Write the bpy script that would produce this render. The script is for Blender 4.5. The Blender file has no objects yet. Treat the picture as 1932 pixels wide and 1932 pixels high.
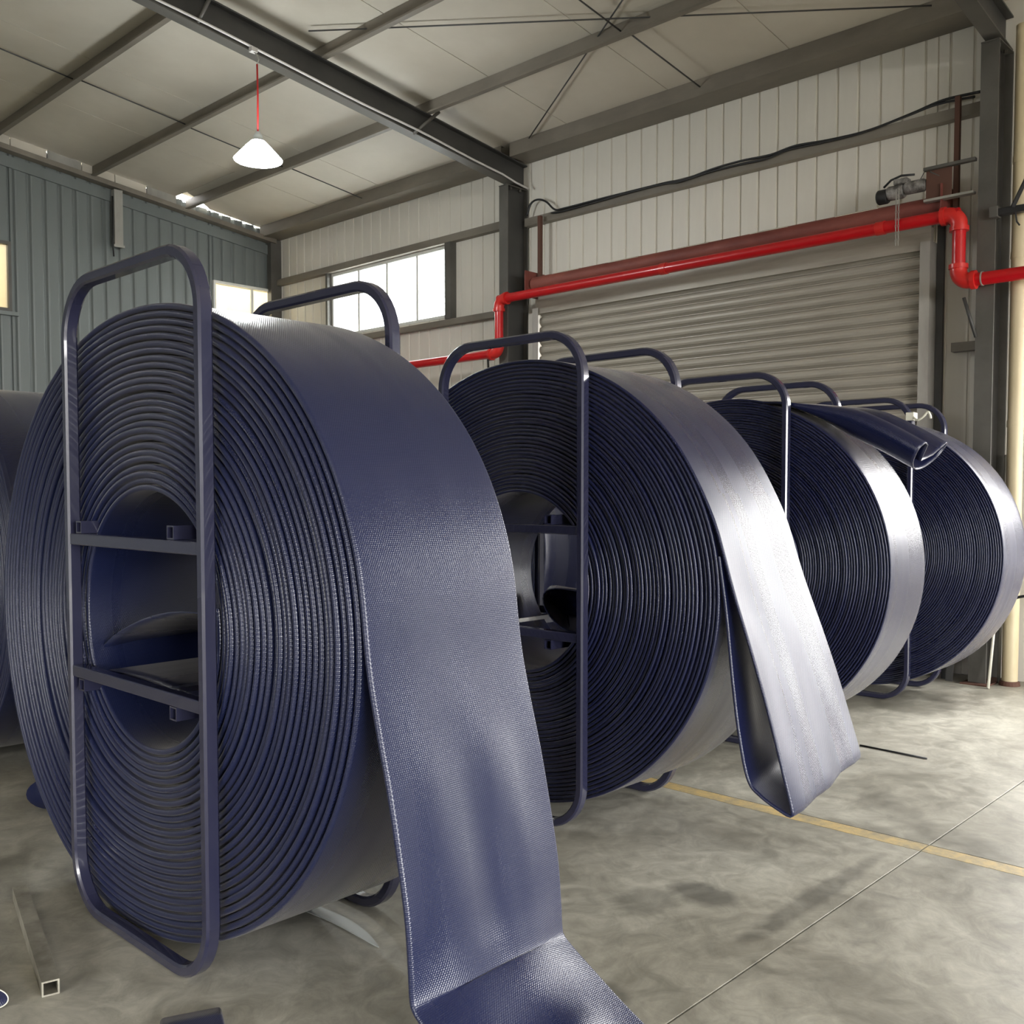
import bpy, math, random
import numpy as np
from mathutils import Matrix, Vector
random.seed(7)
RNG = np.random.default_rng(11)
scene = bpy.context.scene

# ------------------------------------------------------------------ camera
F_PX, PPX, PPY, CAM_H = 1860.0, 966.0, 1012.0, 1.47
YAW, PITCH = math.radians(43.5), math.radians(2.62)
cam_data = bpy.data.cameras.new('camera')
cam = bpy.data.objects.new('camera', cam_data)
scene.collection.objects.link(cam)
cam_data.sensor_width = 36.0
cam_data.lens = F_PX / 1932.0 * 36.0
cam_data.shift_x = (966.0 - PPX) / 1932.0
cam_data.shift_y = (PPY - 966.0) / 1932.0
cam_data.clip_end = 300
fh = Vector((math.cos(YAW), math.sin(YAW), 0))
rt = Vector((math.sin(YAW), -math.cos(YAW), 0))
fw = fh * math.cos(PITCH) - Vector((0, 0, 1)) * math.sin(PITCH)
up = Vector((0, 0, 1)) * math.cos(PITCH) + fh * math.sin(PITCH)
m = Matrix.Identity(4)
for i in range(3):
    m[i][0], m[i][1], m[i][2] = rt[i], up[i], -fw[i]
m[2][3] = CAM_H
cam.matrix_world = m
scene.camera = cam

# ------------------------------------------------------------------ world and light
world = bpy.data.worlds.new('overcast_sky')
scene.world = world
world.use_nodes = True
wn = world.node_tree.nodes
wn['Background'].inputs[0].default_value = (1.0, .99, .975, 1)
wn['Background'].inputs[1].default_value = 21.0
vs = scene.view_settings
vs.view_transform = 'Standard'
vs.look = 'None'
vs.gamma = 1.0
vs.use_curve_mapping = False
vs.exposure = 0.42
scene.cycles.max_bounces = 10
scene.cycles.diffuse_bounces = 6
scene.cycles.glossy_bounces = 5
scene.cycles.transparent_max_bounces = 12
scene.cycles.sample_clamp_indirect = 8.0
scene.cycles.caustics_reflective = False
scene.cycles.caustics_refractive = False


def portal(name, loc, rot, sx, sy):
    """a sky portal that fills a real opening of the hall"""
    l = bpy.data.lights.new(name, 'AREA')
    l.shape = 'RECTANGLE'
    l.size, l.size_y = sx, sy
    l.cycles.is_portal = True
    o = bpy.data.objects.new(name, l)
    o.location = loc
    o.rotation_euler = rot
    scene.collection.objects.link(o)


# hall: X toward the roller door wall, Y along that wall
XW, XL, YB, YF = 8.2, -10.0, 12.5, -10.0
RIDGE_X, SL = -0.9, 0.118
DOOR2 = (-3.6, -.70, 0.0, 3.2)       # open doorway in the right wall, right of the view
WIN2 = (.25, 1.85, .80, 3.0)          # window beside it
FRONT = (-4.5, 3.5, 0.0, 3.8)         # open gateway in the front wall behind the camera
LEFTW = (-3.5, 4.5, 0.0, 3.4)         # open gateway in the left wall behind the camera
WIN = (8.82, 11.17, 3.57, 4.43)       # window seen in the right wall
portal('sky_portal', (XW + .02, (DOOR2[0] + DOOR2[1]) / 2, DOOR2[3] / 2), (0, math.radians(90), 0), DOOR2[3], DOOR2[1] - DOOR2[0])
portal('sky_portal', (XW + .02, (WIN2[0] + WIN2[1]) / 2, (WIN2[2] + WIN2[3]) / 2), (0, math.radians(90), 0), WIN2[3] - WIN2[2], WIN2[1] - WIN2[0])
portal('sky_portal', ((FRONT[0] + FRONT[1]) / 2, YF - .02, FRONT[3] / 2), (math.radians(90), 0, 0), FRONT[1] - FRONT[0], FRONT[3])
portal('sky_portal', (XL - .02, (LEFTW[0] + LEFTW[1]) / 2, LEFTW[3] / 2), (0, math.radians(-90), 0), LEFTW[3], LEFTW[1] - LEFTW[0])
portal('sky_portal', (XW + .06, 10.0, 4.0), (0, math.radians(90), 0), .86, 2.35)

# ------------------------------------------------------------------ materials


def mat(name, col, rough=.5, metal=0.0, spec=.5, coat=0.0):
    mt = bpy.data.materials.new(name)
    mt.use_nodes = True
    b = mt.node_tree.nodes['Principled BSDF']
    b.inputs['Base Color'].default_value = (*col, 1)
    b.inputs['Roughness'].default_value = rough
    b.inputs['Metallic'].default_value = metal
    b.inputs['Specular IOR Level'].default_value = spec
    b.inputs['Coat Weight'].default_value = coat
    return mt


def nd(mt, t, **kw):
    n = mt.node_tree.nodes.new(t)
    for k, v in kw.items():
        if k.startswith('_'):
            setattr(n, k[1:], v)
        else:
            n.inputs[k.replace('__', ' ')].default_value = v
    return n


def lk(mt, a, b):
    mt.node_tree.links.new(a, b)


def bsdf(mt):
    return mt.node_tree.nodes['Principled BSDF']


def grime(mt, c0, c1, scale=3.0, stretch=(1, 1, 1), lo=.35, hi=.7, bump=0.0, rough=None, detail=6):
    """two-tone procedural colour (object space), optional bump and roughness range"""
    tc = nd(mt, 'ShaderNodeTexCoord')
    mp = nd(mt, 'ShaderNodeMapping')
    mp.inputs['Scale'].default_value = stretch
    no = nd(mt, 'ShaderNodeTexNoise', Scale=scale, Detail=detail, Roughness=.62)
    rp = nd(mt, 'ShaderNodeValToRGB')
    rp.color_ramp.elements[0].position, rp.color_ramp.elements[1].position = lo, hi
    rp.color_ramp.elements[0].color, rp.color_ramp.elements[1].color = (*c0, 1), (*c1, 1)
    lk(mt, tc.outputs['Object'], mp.inputs[0])
    lk(mt, mp.outputs[0], no.inputs[0])
    lk(mt, no.outputs[0], rp.inputs[0])
    lk(mt, rp.outputs[0], bsdf(mt).inputs['Base Color'])
    if bump:
        bp = nd(mt, 'ShaderNodeBump', Strength=bump, Distance=.01)
        lk(mt, no.outputs[0], bp.inputs['Height'])
        lk(mt, bp.outputs[0], bsdf(mt).inputs['Normal'])
    if rough:
        mr = nd(mt, 'ShaderNodeMapRange')
        mr.inputs['From Min'].default_value, mr.inputs['From Max'].default_value = .3, .7
        mr.inputs['To Min'].default_value, mr.inputs['To Max'].default_value = rough
        lk(mt, no.outputs[0], mr.inputs[0])
        lk(mt, mr.outputs[0], bsdf(mt).inputs['Roughness'])
    return mt


def hose_material(name, col, r0, r1, weave=.22):
    """navy coated lay-flat hose: woven relief and lengthwise streaks, in metres along the hose (UV)"""
    mt = mat(name, col, .3, 0, .5, .35)
    bsdf(mt).inputs['Coat Roughness'].default_value = .24
    bsdf(mt).inputs['IOR'].default_value = 1.5
    bsdf(mt).inputs['Sheen Weight'].default_value = .12
    bsdf(mt).inputs['Sheen Roughness'].default_value = .35
    bsdf(mt).inputs['Sheen Tint'].default_value = (1, .94, .84, 1)
    uv = nd(mt, 'ShaderNodeUVMap')
    uv.uv_map = 'UVMap'
    # twill relief
    mp = nd(mt, 'ShaderNodeMapping')
    mp.inputs['Scale'].default_value = (1, 1, 1)
    lk(mt, uv.outputs[0], mp.inputs[0])
    w1 = nd(mt, 'ShaderNodeTexWave', _wave_type='BANDS', _bands_direction='X', Scale=52.0, Distortion=.0, Detail=.0)
    rot = nd(mt, 'ShaderNodeMapping')
    rot.inputs['Rotation'].default_value = (0, 0, math.radians(58))
    lk(mt, mp.outputs[0], rot.inputs[0])
    lk(mt, rot.outputs[0], w1.inputs[0])
    w2 = nd(mt, 'ShaderNodeTexWave', _wave_type='BANDS', _bands_direction='X', Scale=61.0, Distortion=.0, Detail=.0)
    lk(mt, mp.outputs[0], w2.inputs[0])
    ad = nd(mt, 'ShaderNodeMath', _operation='ADD')
    lk(mt, w1.outputs['Fac'], ad.inputs[0])
    lk(mt, w2.outputs['Fac'], ad.inputs[1])
    # lengthwise streaks
    ms = nd(mt, 'ShaderNodeMapping')
    ms.inputs['Scale'].default_value = (.22, 9, 1)
    ms.inputs['Location'].default_value = (3.3, 1.7, .37)
    lk(mt, uv.outputs[0], ms.inputs[0])
    ns = nd(mt, 'ShaderNodeTexNoise', Scale=1.0, Detail=1.0, Roughness=.4)
    lk(mt, ms.outputs[0], ns.inputs[0])
    mr = nd(mt, 'ShaderNodeMapRange')
    mr.inputs['From Min'].default_value, mr.inputs['From Max'].default_value = .2, .8
    mr.inputs['To Min'].default_value, mr.inputs['To Max'].default_value = r0 - .06, r1 + .06
    lk(mt, ns.outputs[0], mr.inputs[0])
    lk(mt, mr.outputs[0], bsdf(mt).inputs['Roughness'])
    b1 = nd(mt, 'ShaderNodeBump', Strength=weave, Distance=.0012)
    lk(mt, ad.outputs[0], b1.inputs['Height'])
    gr = nd(mt, 'ShaderNodeTexNoise', Scale=330.0, Detail=2.0, Roughness=.6)
    lk(mt, uv.outputs[0], gr.inputs[0])
    b2 = nd(mt, 'ShaderNodeBump', Strength=.22, Distance=.0012)
    lk(mt, gr.outputs[0], b2.inputs['Height'])
    lk(mt, b1.outputs[0], b2.inputs['Normal'])
    lk(mt, b2.outputs[0], bsdf(mt).inputs['Normal'])
    lk(mt, b2.outputs[0], bsdf(mt).inputs['Coat Normal'])
    return mt


M = {}
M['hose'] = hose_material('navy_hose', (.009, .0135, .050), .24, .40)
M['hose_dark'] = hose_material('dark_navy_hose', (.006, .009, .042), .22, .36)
M['frame'] = mat('navy_frame_paint', (.022, .023, .052), .26, 0, .7, .6)
M['frame_end'] = mat('bare_tube_edge', (.35, .35, .38), .4, .6)
M['tab'] = mat('pale_tab', (.62, .58, .50), .6)
M['steel'] = grime(mat('grey_painted_steel', (.1, .1, .09), .5), (.070, .066, .058), (.115, .108, .095), 2.5, rough=(.4, .6))
M['steel_dark'] = grime(mat('dark_and_shaded_steel', (.05, .05, .05), .5), (.040, .039, .038), (.066, .064, .060), 2.5, rough=(.4, .6))  # beam webs use it too, with recess shade put into the colour
M['purlin'] = grime(mat('dull_purlin_steel', (.17, .16, .13), .55), (.14, .122, .098), (.235, .208, .17), 2.0, (1, .4, 1), rough=(.45, .65))
M['galv'] = grime(mat('galvanised_steel', (.4, .4, .37), .45, .3), (.27, .26, .23), (.46, .45, .41), 3, (1, 1, .3))
M['white_panel'] = grime(mat('white_wall_panel', (.7, .68, .62), .45), (.66, .625, .555), (.78, .745, .67), 1.2, (1, 1, .35), rough=(.4, .55))
M['blue_panel'] = grime(mat('grey_blue_cladding', (.16, .2, .2), .45), (.130, .146, .142), (.178, .196, .190), 1.3, (1, 1, .3), rough=(.4, .55))
M['ceiling'] = grime(mat('ceiling_panel', (.55, .52, .45), .55), (.55, .505, .425), (.65, .605, .52), .8, rough=(.5, .65))
M['ceiling_back'] = mat('roof_sheet', (.08, .08, .08), .8)
M['shell'] = mat('far_wall_cladding', (.52, .51, .48), .7)
M['slat'] = grime(mat('shutter_slat', (.42, .39, .33), .42, .15), (.33, .30, .25), (.45, .415, .35), 2.2, (1, .5, 6), rough=(.35, .55))
M['guide'] = grime(mat('shutter_guide', (.4, .38, .34), .5), (.32, .30, .27), (.46, .44, .40), 4, (1, 1, .3))
M['red_pipe'] = mat('red_fire_pipe', (.50, .004, .008), .30, 0, .5, .3)
M['red_fitting'] = mat('red_pipe_fitting', (.58, .020, .016), .36, 0, .5, .2)
M['oxide'] = grime(mat('red_oxide_primer', (.16, .04, .03), .6), (.15, .035, .027), (.26, .075, .055), 5, (1, .3, 1))
M['black'] = mat('black_rubber', (.012, .012, .013), .5)
M['motor'] = grime(mat('oily_cast_metal', (.2, .19, .18), .5, .2), (.05, .045, .04), (.42, .40, .38), 14)
M['cream'] = grime(mat('cream_pipe', (.75, .67, .48), .5), (.54, .45, .28), (.65, .56, .38), 3, (1, 1, .4))
M['cream_room'] = mat('cream_room_wall', (.80, .70, .48), .7)
M['alu'] = mat('white_window_frame', (.70, .70, .66), .45)
M['cord'] = mat('red_cord', (.55, .02, .02), .5)
M['conduit'] = mat('pale_conduit', (.62, .60, .58), .4)
M['white_tie'] = mat('off_white_tape', (.70, .68, .58), .6)
M['offcut'] = grime(mat('bare_steel_tube', (.35, .33, .27), .5, .35), (.20, .185, .15), (.42, .40, .33), 9)
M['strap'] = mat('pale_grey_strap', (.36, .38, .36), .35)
M['rust'] = mat('rusty_base', (.10, .045, .03), .8)
M['blue_plastic'] = mat('blue_plastic', (.02, .12, .42), .4)

# floor concrete
fm = mat('worn_concrete', (.3, .28, .23), .5)
tc = nd(fm, 'ShaderNodeTexCoord')
n1 = nd(fm, 'ShaderNodeTexNoise', Scale=1.1, Detail=9.0, Roughness=.68, Distortion=.7)
n2 = nd(fm, 'ShaderNodeTexNoise', Scale=7.0, Detail=8.0, Roughness=.7, Distortion=1.2)
n3 = nd(fm, 'ShaderNodeTexNoise', Scale=.75, Detail=3.0, Roughness=.5, Distortion=1.6)
for n in (n1, n2, n3):
    lk(fm, tc.outputs['Object'], n.inputs[0])
r1 = nd(fm, 'ShaderNodeValToRGB')
r1.color_ramp.elements[0].position, r1.color_ramp.elements[1].position = .36, .66
r1.color_ramp.elements[0].color, r1.color_ramp.elements[1].color = (.255, .240, .198, 1), (.485, .468, .405, 1)
lk(fm, n1.outputs[0], r1.inputs[0])
r2 = nd(fm, 'ShaderNodeValToRGB')
r2.color_ramp.elements[0].position, r2.color_ramp.elements[1].position = .33, .68
r2.color_ramp.elements[0].color, r2.color_ramp.elements[1].color = (.66, .66, .64, 1), (1.12, 1.12, 1.10, 1)
lk(fm, n2.outputs[0], r2.inputs[0])
mx = nd(fm, 'ShaderNodeMix', _data_type='RGBA', _blend_type='MULTIPLY')
mx.inputs[0].default_value = 1
lk(fm, r1.outputs[0], mx.inputs[6])
lk(fm, r2.outputs[0], mx.inputs[7])
r3 = nd(fm, 'ShaderNodeValToRGB')
r3.color_ramp.elements[0].position, r3.color_ramp.elements[1].position = .30, .40
r3.color_ramp.elements[0].color, r3.color_ramp.elements[1].color = (.48, .47, .45, 1), (1, 1, 1, 1)
lk(fm, n3.outputs[0], r3.inputs[0])
mx2 = nd(fm, 'ShaderNodeMix', _data_type='RGBA', _blend_type='MULTIPLY')
mx2.inputs[0].default_value = .75
lk(fm, mx.outputs[2], mx2.inputs[6])
lk(fm, r3.outputs[0], mx2.inputs[7])
prev = mx2.outputs[2]
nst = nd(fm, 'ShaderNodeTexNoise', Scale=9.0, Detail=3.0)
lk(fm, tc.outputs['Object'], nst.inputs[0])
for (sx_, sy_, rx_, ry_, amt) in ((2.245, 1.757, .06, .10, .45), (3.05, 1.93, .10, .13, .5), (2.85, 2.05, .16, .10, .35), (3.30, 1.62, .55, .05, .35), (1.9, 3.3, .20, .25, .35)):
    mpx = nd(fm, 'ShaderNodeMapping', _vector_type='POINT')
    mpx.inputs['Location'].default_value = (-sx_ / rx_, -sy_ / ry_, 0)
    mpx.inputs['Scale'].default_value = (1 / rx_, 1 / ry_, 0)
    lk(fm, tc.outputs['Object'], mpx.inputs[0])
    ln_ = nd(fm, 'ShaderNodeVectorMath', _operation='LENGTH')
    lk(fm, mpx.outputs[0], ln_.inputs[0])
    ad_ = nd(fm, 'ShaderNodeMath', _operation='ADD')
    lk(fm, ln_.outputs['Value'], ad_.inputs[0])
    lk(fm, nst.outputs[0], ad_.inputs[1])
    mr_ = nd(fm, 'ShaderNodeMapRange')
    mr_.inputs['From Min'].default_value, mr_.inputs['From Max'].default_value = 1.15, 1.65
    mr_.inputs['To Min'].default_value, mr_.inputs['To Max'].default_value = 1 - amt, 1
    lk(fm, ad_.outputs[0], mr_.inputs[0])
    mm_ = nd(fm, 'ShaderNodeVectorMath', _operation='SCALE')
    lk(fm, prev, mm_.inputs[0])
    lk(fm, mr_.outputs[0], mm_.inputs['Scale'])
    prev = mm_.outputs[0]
lk(fm, prev, bsdf(fm).inputs['Base Color'])
mr = nd(fm, 'ShaderNodeMapRange')
mr.inputs['From Min'].default_value, mr.inputs['From Max'].default_value = .3, .7
mr.inputs['To Min'].default_value, mr.inputs['To Max'].default_value = .38, .62
lk(fm, n2.outputs[0], mr.inputs[0])
lk(fm, mr.outputs[0], bsdf(fm).inputs['Roughness'])
bp = nd(fm, 'ShaderNodeBump', Strength=.18, Distance=.004)
lk(fm, n2.outputs[0], bp.inputs['Height'])
lk(fm, bp.outputs[0], bsdf(fm).inputs['Normal'])
M['floor'] = fm

ym = mat('worn_yellow_paint', (.5, .38, .15), .55)
tc = nd(ym, 'ShaderNodeTexCoord')
no = nd(ym, 'ShaderNodeTexNoise', Scale=5.0, Detail=8.0, Roughness=.75)
lk(ym, tc.outputs['Object'], no.inputs[0])
rp = nd(ym, 'ShaderNodeValToRGB')
rp.color_ramp.elements[0].position, rp.color_ramp.elements[1].position = .40, .62
rp.color_ramp.elements[0].color, rp.color_ramp.elements[1].color = (.30, .26, .17, 1), (.58, .42, .17, 1)
lk(ym, no.outputs[0], rp.inputs[0])
lk(ym, rp.outputs[0], bsdf(ym).inputs['Base Color'])
M['yellow'] = ym

gm = bpy.data.materials.new('milky_window_glass')
gm.use_nodes = True
nt = gm.node_tree
nt.nodes.remove(nt.nodes['Principled BSDF'])
tr = nt.nodes.new('ShaderNodeBsdfTransparent')
tr.inputs[0].default_value = (.80, .83, .83, 1)
tl = nt.nodes.new('ShaderNodeBsdfTranslucent')
tl.inputs[0].default_value = (.8, .82, .82, 1)
gl = nt.nodes.new('ShaderNodeBsdfGlossy')
gl.inputs['Roughness'].default_value = .08
a1 = nt.nodes.new('ShaderNodeMixShader')
a1.inputs[0].default_value = .45
a2 = nt.nodes.new('ShaderNodeMixShader')
a2.inputs[0].default_value = .06
nt.links.new(tr.outputs[0], a1.inputs[1])
nt.links.new(tl.outputs[0], a1.inputs[2])
nt.links.new(a1.outputs[0], a2.inputs[1])
nt.links.new(gl.outputs[0], a2.inputs[2])
nt.links.new(a2.outputs[0], nt.nodes['Material Output'].inputs[0])
M['glass'] = gm

em = mat('lit_lamp_shade', (.9, .9, .9), .4)
bsdf(em).inputs['Emission Color'].default_value = (.95, 1.0, 1.0, 1)
bsdf(em).inputs['Emission Strength'].default_value = 22.0
M['lamp_lit'] = em
M['lamp_body'] = mat('grey_lamp_housing', (.45, .47, .45), .4)

# ------------------------------------------------------------------ mesh helpers
BASE = {}


def finish(name, verts, faces, material, parent=None, smooth=False, base=(0, 0, 0)):
    """link one mesh; vertices are given in world coordinates"""
    b = np.array(BASE[parent.name] if parent is not None else base, float)
    v = np.asarray(verts, float) - b
    me = bpy.data.meshes.new(name)
    me.from_pydata(v.tolist(), [], faces)
    me.materials.append(M[material])
    if smooth:
        me.polygons.foreach_set('use_smooth', [True] * len(me.polygons))
    me.update()
    o = bpy.data.objects.new(name, me)
    scene.collection.objects.link(o)
    if parent is not None:
        o.parent = parent
    else:
        o.location = b
    BASE[o.name] = tuple(b)
    return o


def empty(name, loc, label=None, cat=None, group=None, kind=None):
    o = bpy.data.objects.new(name, None)
    o.location = loc
    o.empty_display_size = .1
    scene.collection.objects.link(o)
    BASE[o.name] = tuple(loc)
    return tag(o, label, cat, group, kind)


def tag(o, label=None, cat=None, group=None, kind=None):
    if label:
        o['label'] = label
    if cat:
        o['category'] = cat
    if group:
        o['group'] = group
    if kind:
        o['kind'] = kind
    return o


class MB:
    def __init__(self):
        self.v, self.f = [], []

    def add(self, v, f):
        n = len(self.v)
        self.v += [tuple(map(float, p)) for p in v]
        self.f += [tuple(i + n for i in q) for q in f]
        return self

    def box(self, x0, x1, y0, y1, z0, z1, bev=0.0):
        if bev <= 0:
            v = [(x, y, z) for x in (x0, x1) for y in (y0, y1) for z in (z0, z1)]
            f = [(0, 1, 3, 2), (4, 6, 7, 5), (0, 4, 5, 1), (2, 3, 7, 6), (0, 2, 6, 4), (1, 5, 7, 3)]
            return self.add(v, f)
        import bmesh
        bm = bmesh.new()
        bmesh.ops.create_cube(bm, size=1)
        for p in bm.verts:
            p.co = Vector(((x0 + x1) / 2 + p.co.x * (x1 - x0), (y0 + y1) / 2 + p.co.y * (y1 - y0), (z0 + z1) / 2 + p.co.z * (z1 - z0)))
        bmesh.ops.bevel(bm, geom=bm.edges[:], offset=bev, segments=2, affect='EDGES', profile=.5)
        bm.verts.index_update()
        v = [tuple(p.co) for p in bm.verts]
        f = [tuple(q.index for q in fc.verts) for fc in bm.faces]
        bm.free()
        return self.add(v, f)

    def tube(self, pts, r, seg=12, cap=True, radii=None):
        """round pipe through 3-D points"""
        P = [Vector(p) for p in pts]
        n = len(P)
        T = [(P[min(i + 1, n - 1)] - P[max(i - 1, 0)]).normalized() for i in range(n)]
        ref = Vector((0, 0, 1)) if abs(T[0].z) < .9 else Vector((1, 0, 0))
        N = (ref - T[0] * ref.dot(T[0])).normalized()
        v, f = [], []
        for i in range(n):
            N = (N - T[i] * N.dot(T[i])).normalized()
            B = T[i].cross(N)
            rr = radii[i] if radii else r
            for k in range(seg):
                a = 2 * math.pi * k / seg
                v.append(P[i] + (N * math.cos(a) + B * math.sin(a)) * rr)
        for i in range(n - 1):
            for k in range(seg):
                k2 = (k + 1) % seg
                f.append((i * seg + k, i * seg + k2, (i + 1) * seg + k2, (i + 1) * seg + k))
        if cap:
            f.append(tuple(range(seg))[::-1])
            f.append(tuple((n - 1) * seg + k for k in range(seg)))
        return self.add(v, f)

    def extrude(self, prof, axis, a0, a1, closed=True):
        """prism: prof = list of 2-D points; axis 'x','y','z' is the extrusion direction"""
        def P(p, a):
            return {'x': (a, p[0], p[1]), 'y': (p[0], a, p[1]), 'z': (p[0], p[1], a)}[axis]
        n = len(prof)
        v = [P(p, a0) for p in prof] + [P(p, a1) for p in prof]
        f = [(i, (i + 1) % n, n + (i + 1) % n, n + i) for i in range(n if closed else n - 1)]
        if closed:
            f += [tuple(range(n))[::-1], tuple(range(n, 2 * n))]
        return self.add(v, f)

    def lathe(self, prof, c, axis='z', seg=24):
        v, f = [], []
        n = len(prof)
        for k in range(seg):
            a = 2 * math.pi * k / seg
            for r, h in prof:
                ca, sa = r * math.cos(a), r * math.sin(a)
                v.append({'z': (c[0] + ca, c[1] + sa, c[2] + h), 'y': (c[0] + ca, c[1] + h, c[2] + sa), 'x': (c[0] + h, c[1] + ca, c[2] + sa)}[axis])
        for k in range(seg):
            k2 = (k + 1) % seg
            for i in range(n - 1):
                f.append((k * n + i, k2 * n + i, k2 * n + i + 1, k * n + i + 1))
        return self.add(v, f)

    def build(self, name, material, parent=None, smooth=False, base=(0, 0, 0)):
        return finish(name, self.v, self.f, material, parent, smooth, base)


def smooth_by_angle(o, deg=35):
    me = o.data
    me.polygons.foreach_set('use_smooth', [True] * len(me.polygons))
    me.set_sharp_from_angle(angle=math.radians(deg))


def arc(c, r, a0, a1, n, plane='yz', const=0.0):
    out = []
    for i in range(n + 1):
        a = math.radians(a0 + (a1 - a0) * i / n)
        u, w = c[0] + r * math.cos(a), c[1] + r * math.sin(a)
        out.append({'yz': (const, u, w), 'xy': (u, w, const), 'xz': (u, const, w)}[plane])
    return out


def zroof(x):            # underside of the purlins
    return 5.07 + SL * (XW - x) if x >= RIDGE_X else 5.07 + SL * (XW - RIDGE_X) - SL * (RIDGE_X - x)


# ------------------------------------------------------------------ floor
YJ, XJ = 1.52, 4.125
M['asphalt'] = grime(mat('yard_asphalt', (.10, .10, .095), .8), (.05, .05, .048), (.085, .085, .08), 3)
tag(MB().box(XL - 25, XW + 25, YF - 25, YB + 20, -.60, -.05).build('floor_yard', 'asphalt'), kind='structure')
M['render'] = grime(mat('sky_blocker_grey', (.30, .29, .27), .8), (.12, .118, .11), (.18, .175, .165), 1.0)
tag(MB().box(15.0, 15.3, -16, 7.0, -.05, 3.25).build('wall_sky_blocker_right', 'render'), kind='structure')  # unseen wall, added to cut the sky mirrored in the hoses
tag(MB().box(-19.3, -19.0, -14, 14.0, -.05, 3.6).build('wall_sky_blocker_left', 'render'), kind='structure')  # unseen wall, added to soften glare through the left gateway
floor = MB().box(XL - .1, XW + .35, YF - .1, YB + .15, -.04, -.02).build('floor', 'floor')
tag(floor, kind='structure')
g = .003
xs = [XL, -6.0, -1.0, XJ, XW + .3]
ys = [YF, -8.5, -3.5, YJ, 6.5, YB + .1]
for i in range(len(xs) - 1):
    for j in range(len(ys) - 1):
        MB().box(xs[i] + g, xs[i + 1] - g, ys[j] + g, ys[j + 1] - g, -.019, 0, .0012).build('slab', 'floor', floor)
for j in range(len(ys) - 1):
    MB().box(4.028, 4.117, ys[j] + g, ys[j + 1] - g, .0002, .0012).build('painted_line', 'yellow', floor)

# ------------------------------------------------------------------ shell walls


def wall_with_holes(mb, axis, c0, c1, a0, a1, z0, z1, holes):
    """box wall cut into rectangles around holes (h = a0,a1,z0,z1)"""
    cuts = sorted({a0, a1, *[h[0] for h in holes], *[h[1] for h in holes]})
    for s, e in zip(cuts[:-1], cuts[1:]):
        mid = (s + e) / 2
        hs = sorted([(h[2], h[3]) for h in holes if h[0] < mid < h[1]])
        z = z0
        for lo, hi in hs + [(z1, z1)]:
            if lo > z:
                if axis == 'x':
                    mb.box(c0, c1, s, e, z, lo)
                else:
                    mb.box(s, e, c0, c1, z, lo)
            z = max(z, hi)


RDOOR = (3.07, 7.29, 0.0, 3.46)
mb = MB()
wall_with_holes(mb, 'x', XW + .035, XW + .11, YF, YB + .1, 0, 5.30, [RDOOR, WIN, DOOR2, WIN2])
wall_right = tag(mb.build('wall_right', 'shell', None), kind='structure')
mb = MB()
BW = [(3.2, 4.50, 3.61, 4.43), (7.15, 8.08, 3.45, 4.39)]
wall_with_holes(mb, 'y', YB + .035, YB + .10, XL, XW, 0, 5.05, BW)
mb.extrude([(XL, 5.05), (XW, 5.05), (RIDGE_X, 6.2)], 'y', YB + .035, YB + .10)
wall_back = tag(mb.build('wall_back', 'shell', None), kind='structure')
mb = MB()
wall_with_holes(mb, 'y', YF - .08, YF, XL, XW, 0, 6.4, [FRONT])
tag(mb.build('wall_front', 'blue_panel', None), kind='structure')
mb = MB()
wall_with_holes(mb, 'x', XL - .08, XL, YF, YB + .1, 0, 5.35, [LEFTW])
tag(mb.build('wall_left', 'blue_panel', None), kind='structure')
# roof deck
mb = MB()
zz = zroof(XW) + .215
zr = zroof(RIDGE_X) + .215
mb.extrude([(XW + .3, zz - .035), (RIDGE_X, zr), (RIDGE_X, zr + .06), (XW + .3, zz + .025)], 'y', YF - .1, YB - .02)
mb.extrude([(XL - .3, zz + .03), (RIDGE_X, zr), (RIDGE_X, zr + .06), (XL - .3, zz + .09)], 'y', YF - .1, YB + .1)
mb.extrude([(6.45, zroof(6.45) + .215), (RIDGE_X, zr), (RIDGE_X, zr + .06), (6.45, zroof(6.45) + .275)], 'y', YB - .02, YB + .1)
ceiling = tag(mb.build('ceiling', 'ceiling_back', None), kind='structure')
# ceiling panels
seams = [YB + .02, 10.98, 9.73, 7.97, 6.71, 5.46, 4.21, 2.96, 1.7, .45]
for k in range(len(seams) - 1):
    y1, y0 = seams[k] - .004, seams[k + 1] + .004
    def zp(x): return zroof(x) + .145
    spans = [(XW + .1, RIDGE_X + .02)] if k else [(6.6, RIDGE_X + .02)]
    for xa, xb in spans:
        MB().extrude([(xa, zp(xa)), (xb, zp(xb)), (xb, zp(xb) + .05), (xa, zp(xa) + .05)], 'y', y0, y1).build('ceiling_panel', 'ceiling', ceiling)
    if k == 0:      # this panel stops short of the gable and leaves a slit of daylight
        xa, xb = XW + .1, 6.608
        v = [(xa, y0, zp(xa)), (xb, y0, zp(xb)), (xb, 12.16, zp(xb)), (6.95, 12.36, zp(6.95)), (7.12, 12.49, zp(7.12)), (xa, YB + .01, zp(xa))]
        v += [(p[0], p[1], p[2] + .05) for p in v]
        MB().add(v, [(0, 1, 2, 3, 4, 5), (11, 10, 9, 8, 7, 6)] + [(q, q + 6, (q + 1) % 6 + 6, (q + 1) % 6) for q in range(6)]).build('ceiling_panel', 'ceiling', ceiling)
mb = MB()
def zp(x): return zroof(x) + .145
mb.extrude([(XW + .1, zp(XW + .1)), (RIDGE_X + .02, zp(RIDGE_X)), (RIDGE_X + .02, zp(RIDGE_X) + .05), (XW + .1, zp(XW + .1) + .05)], 'y', YF, .446)
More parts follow.
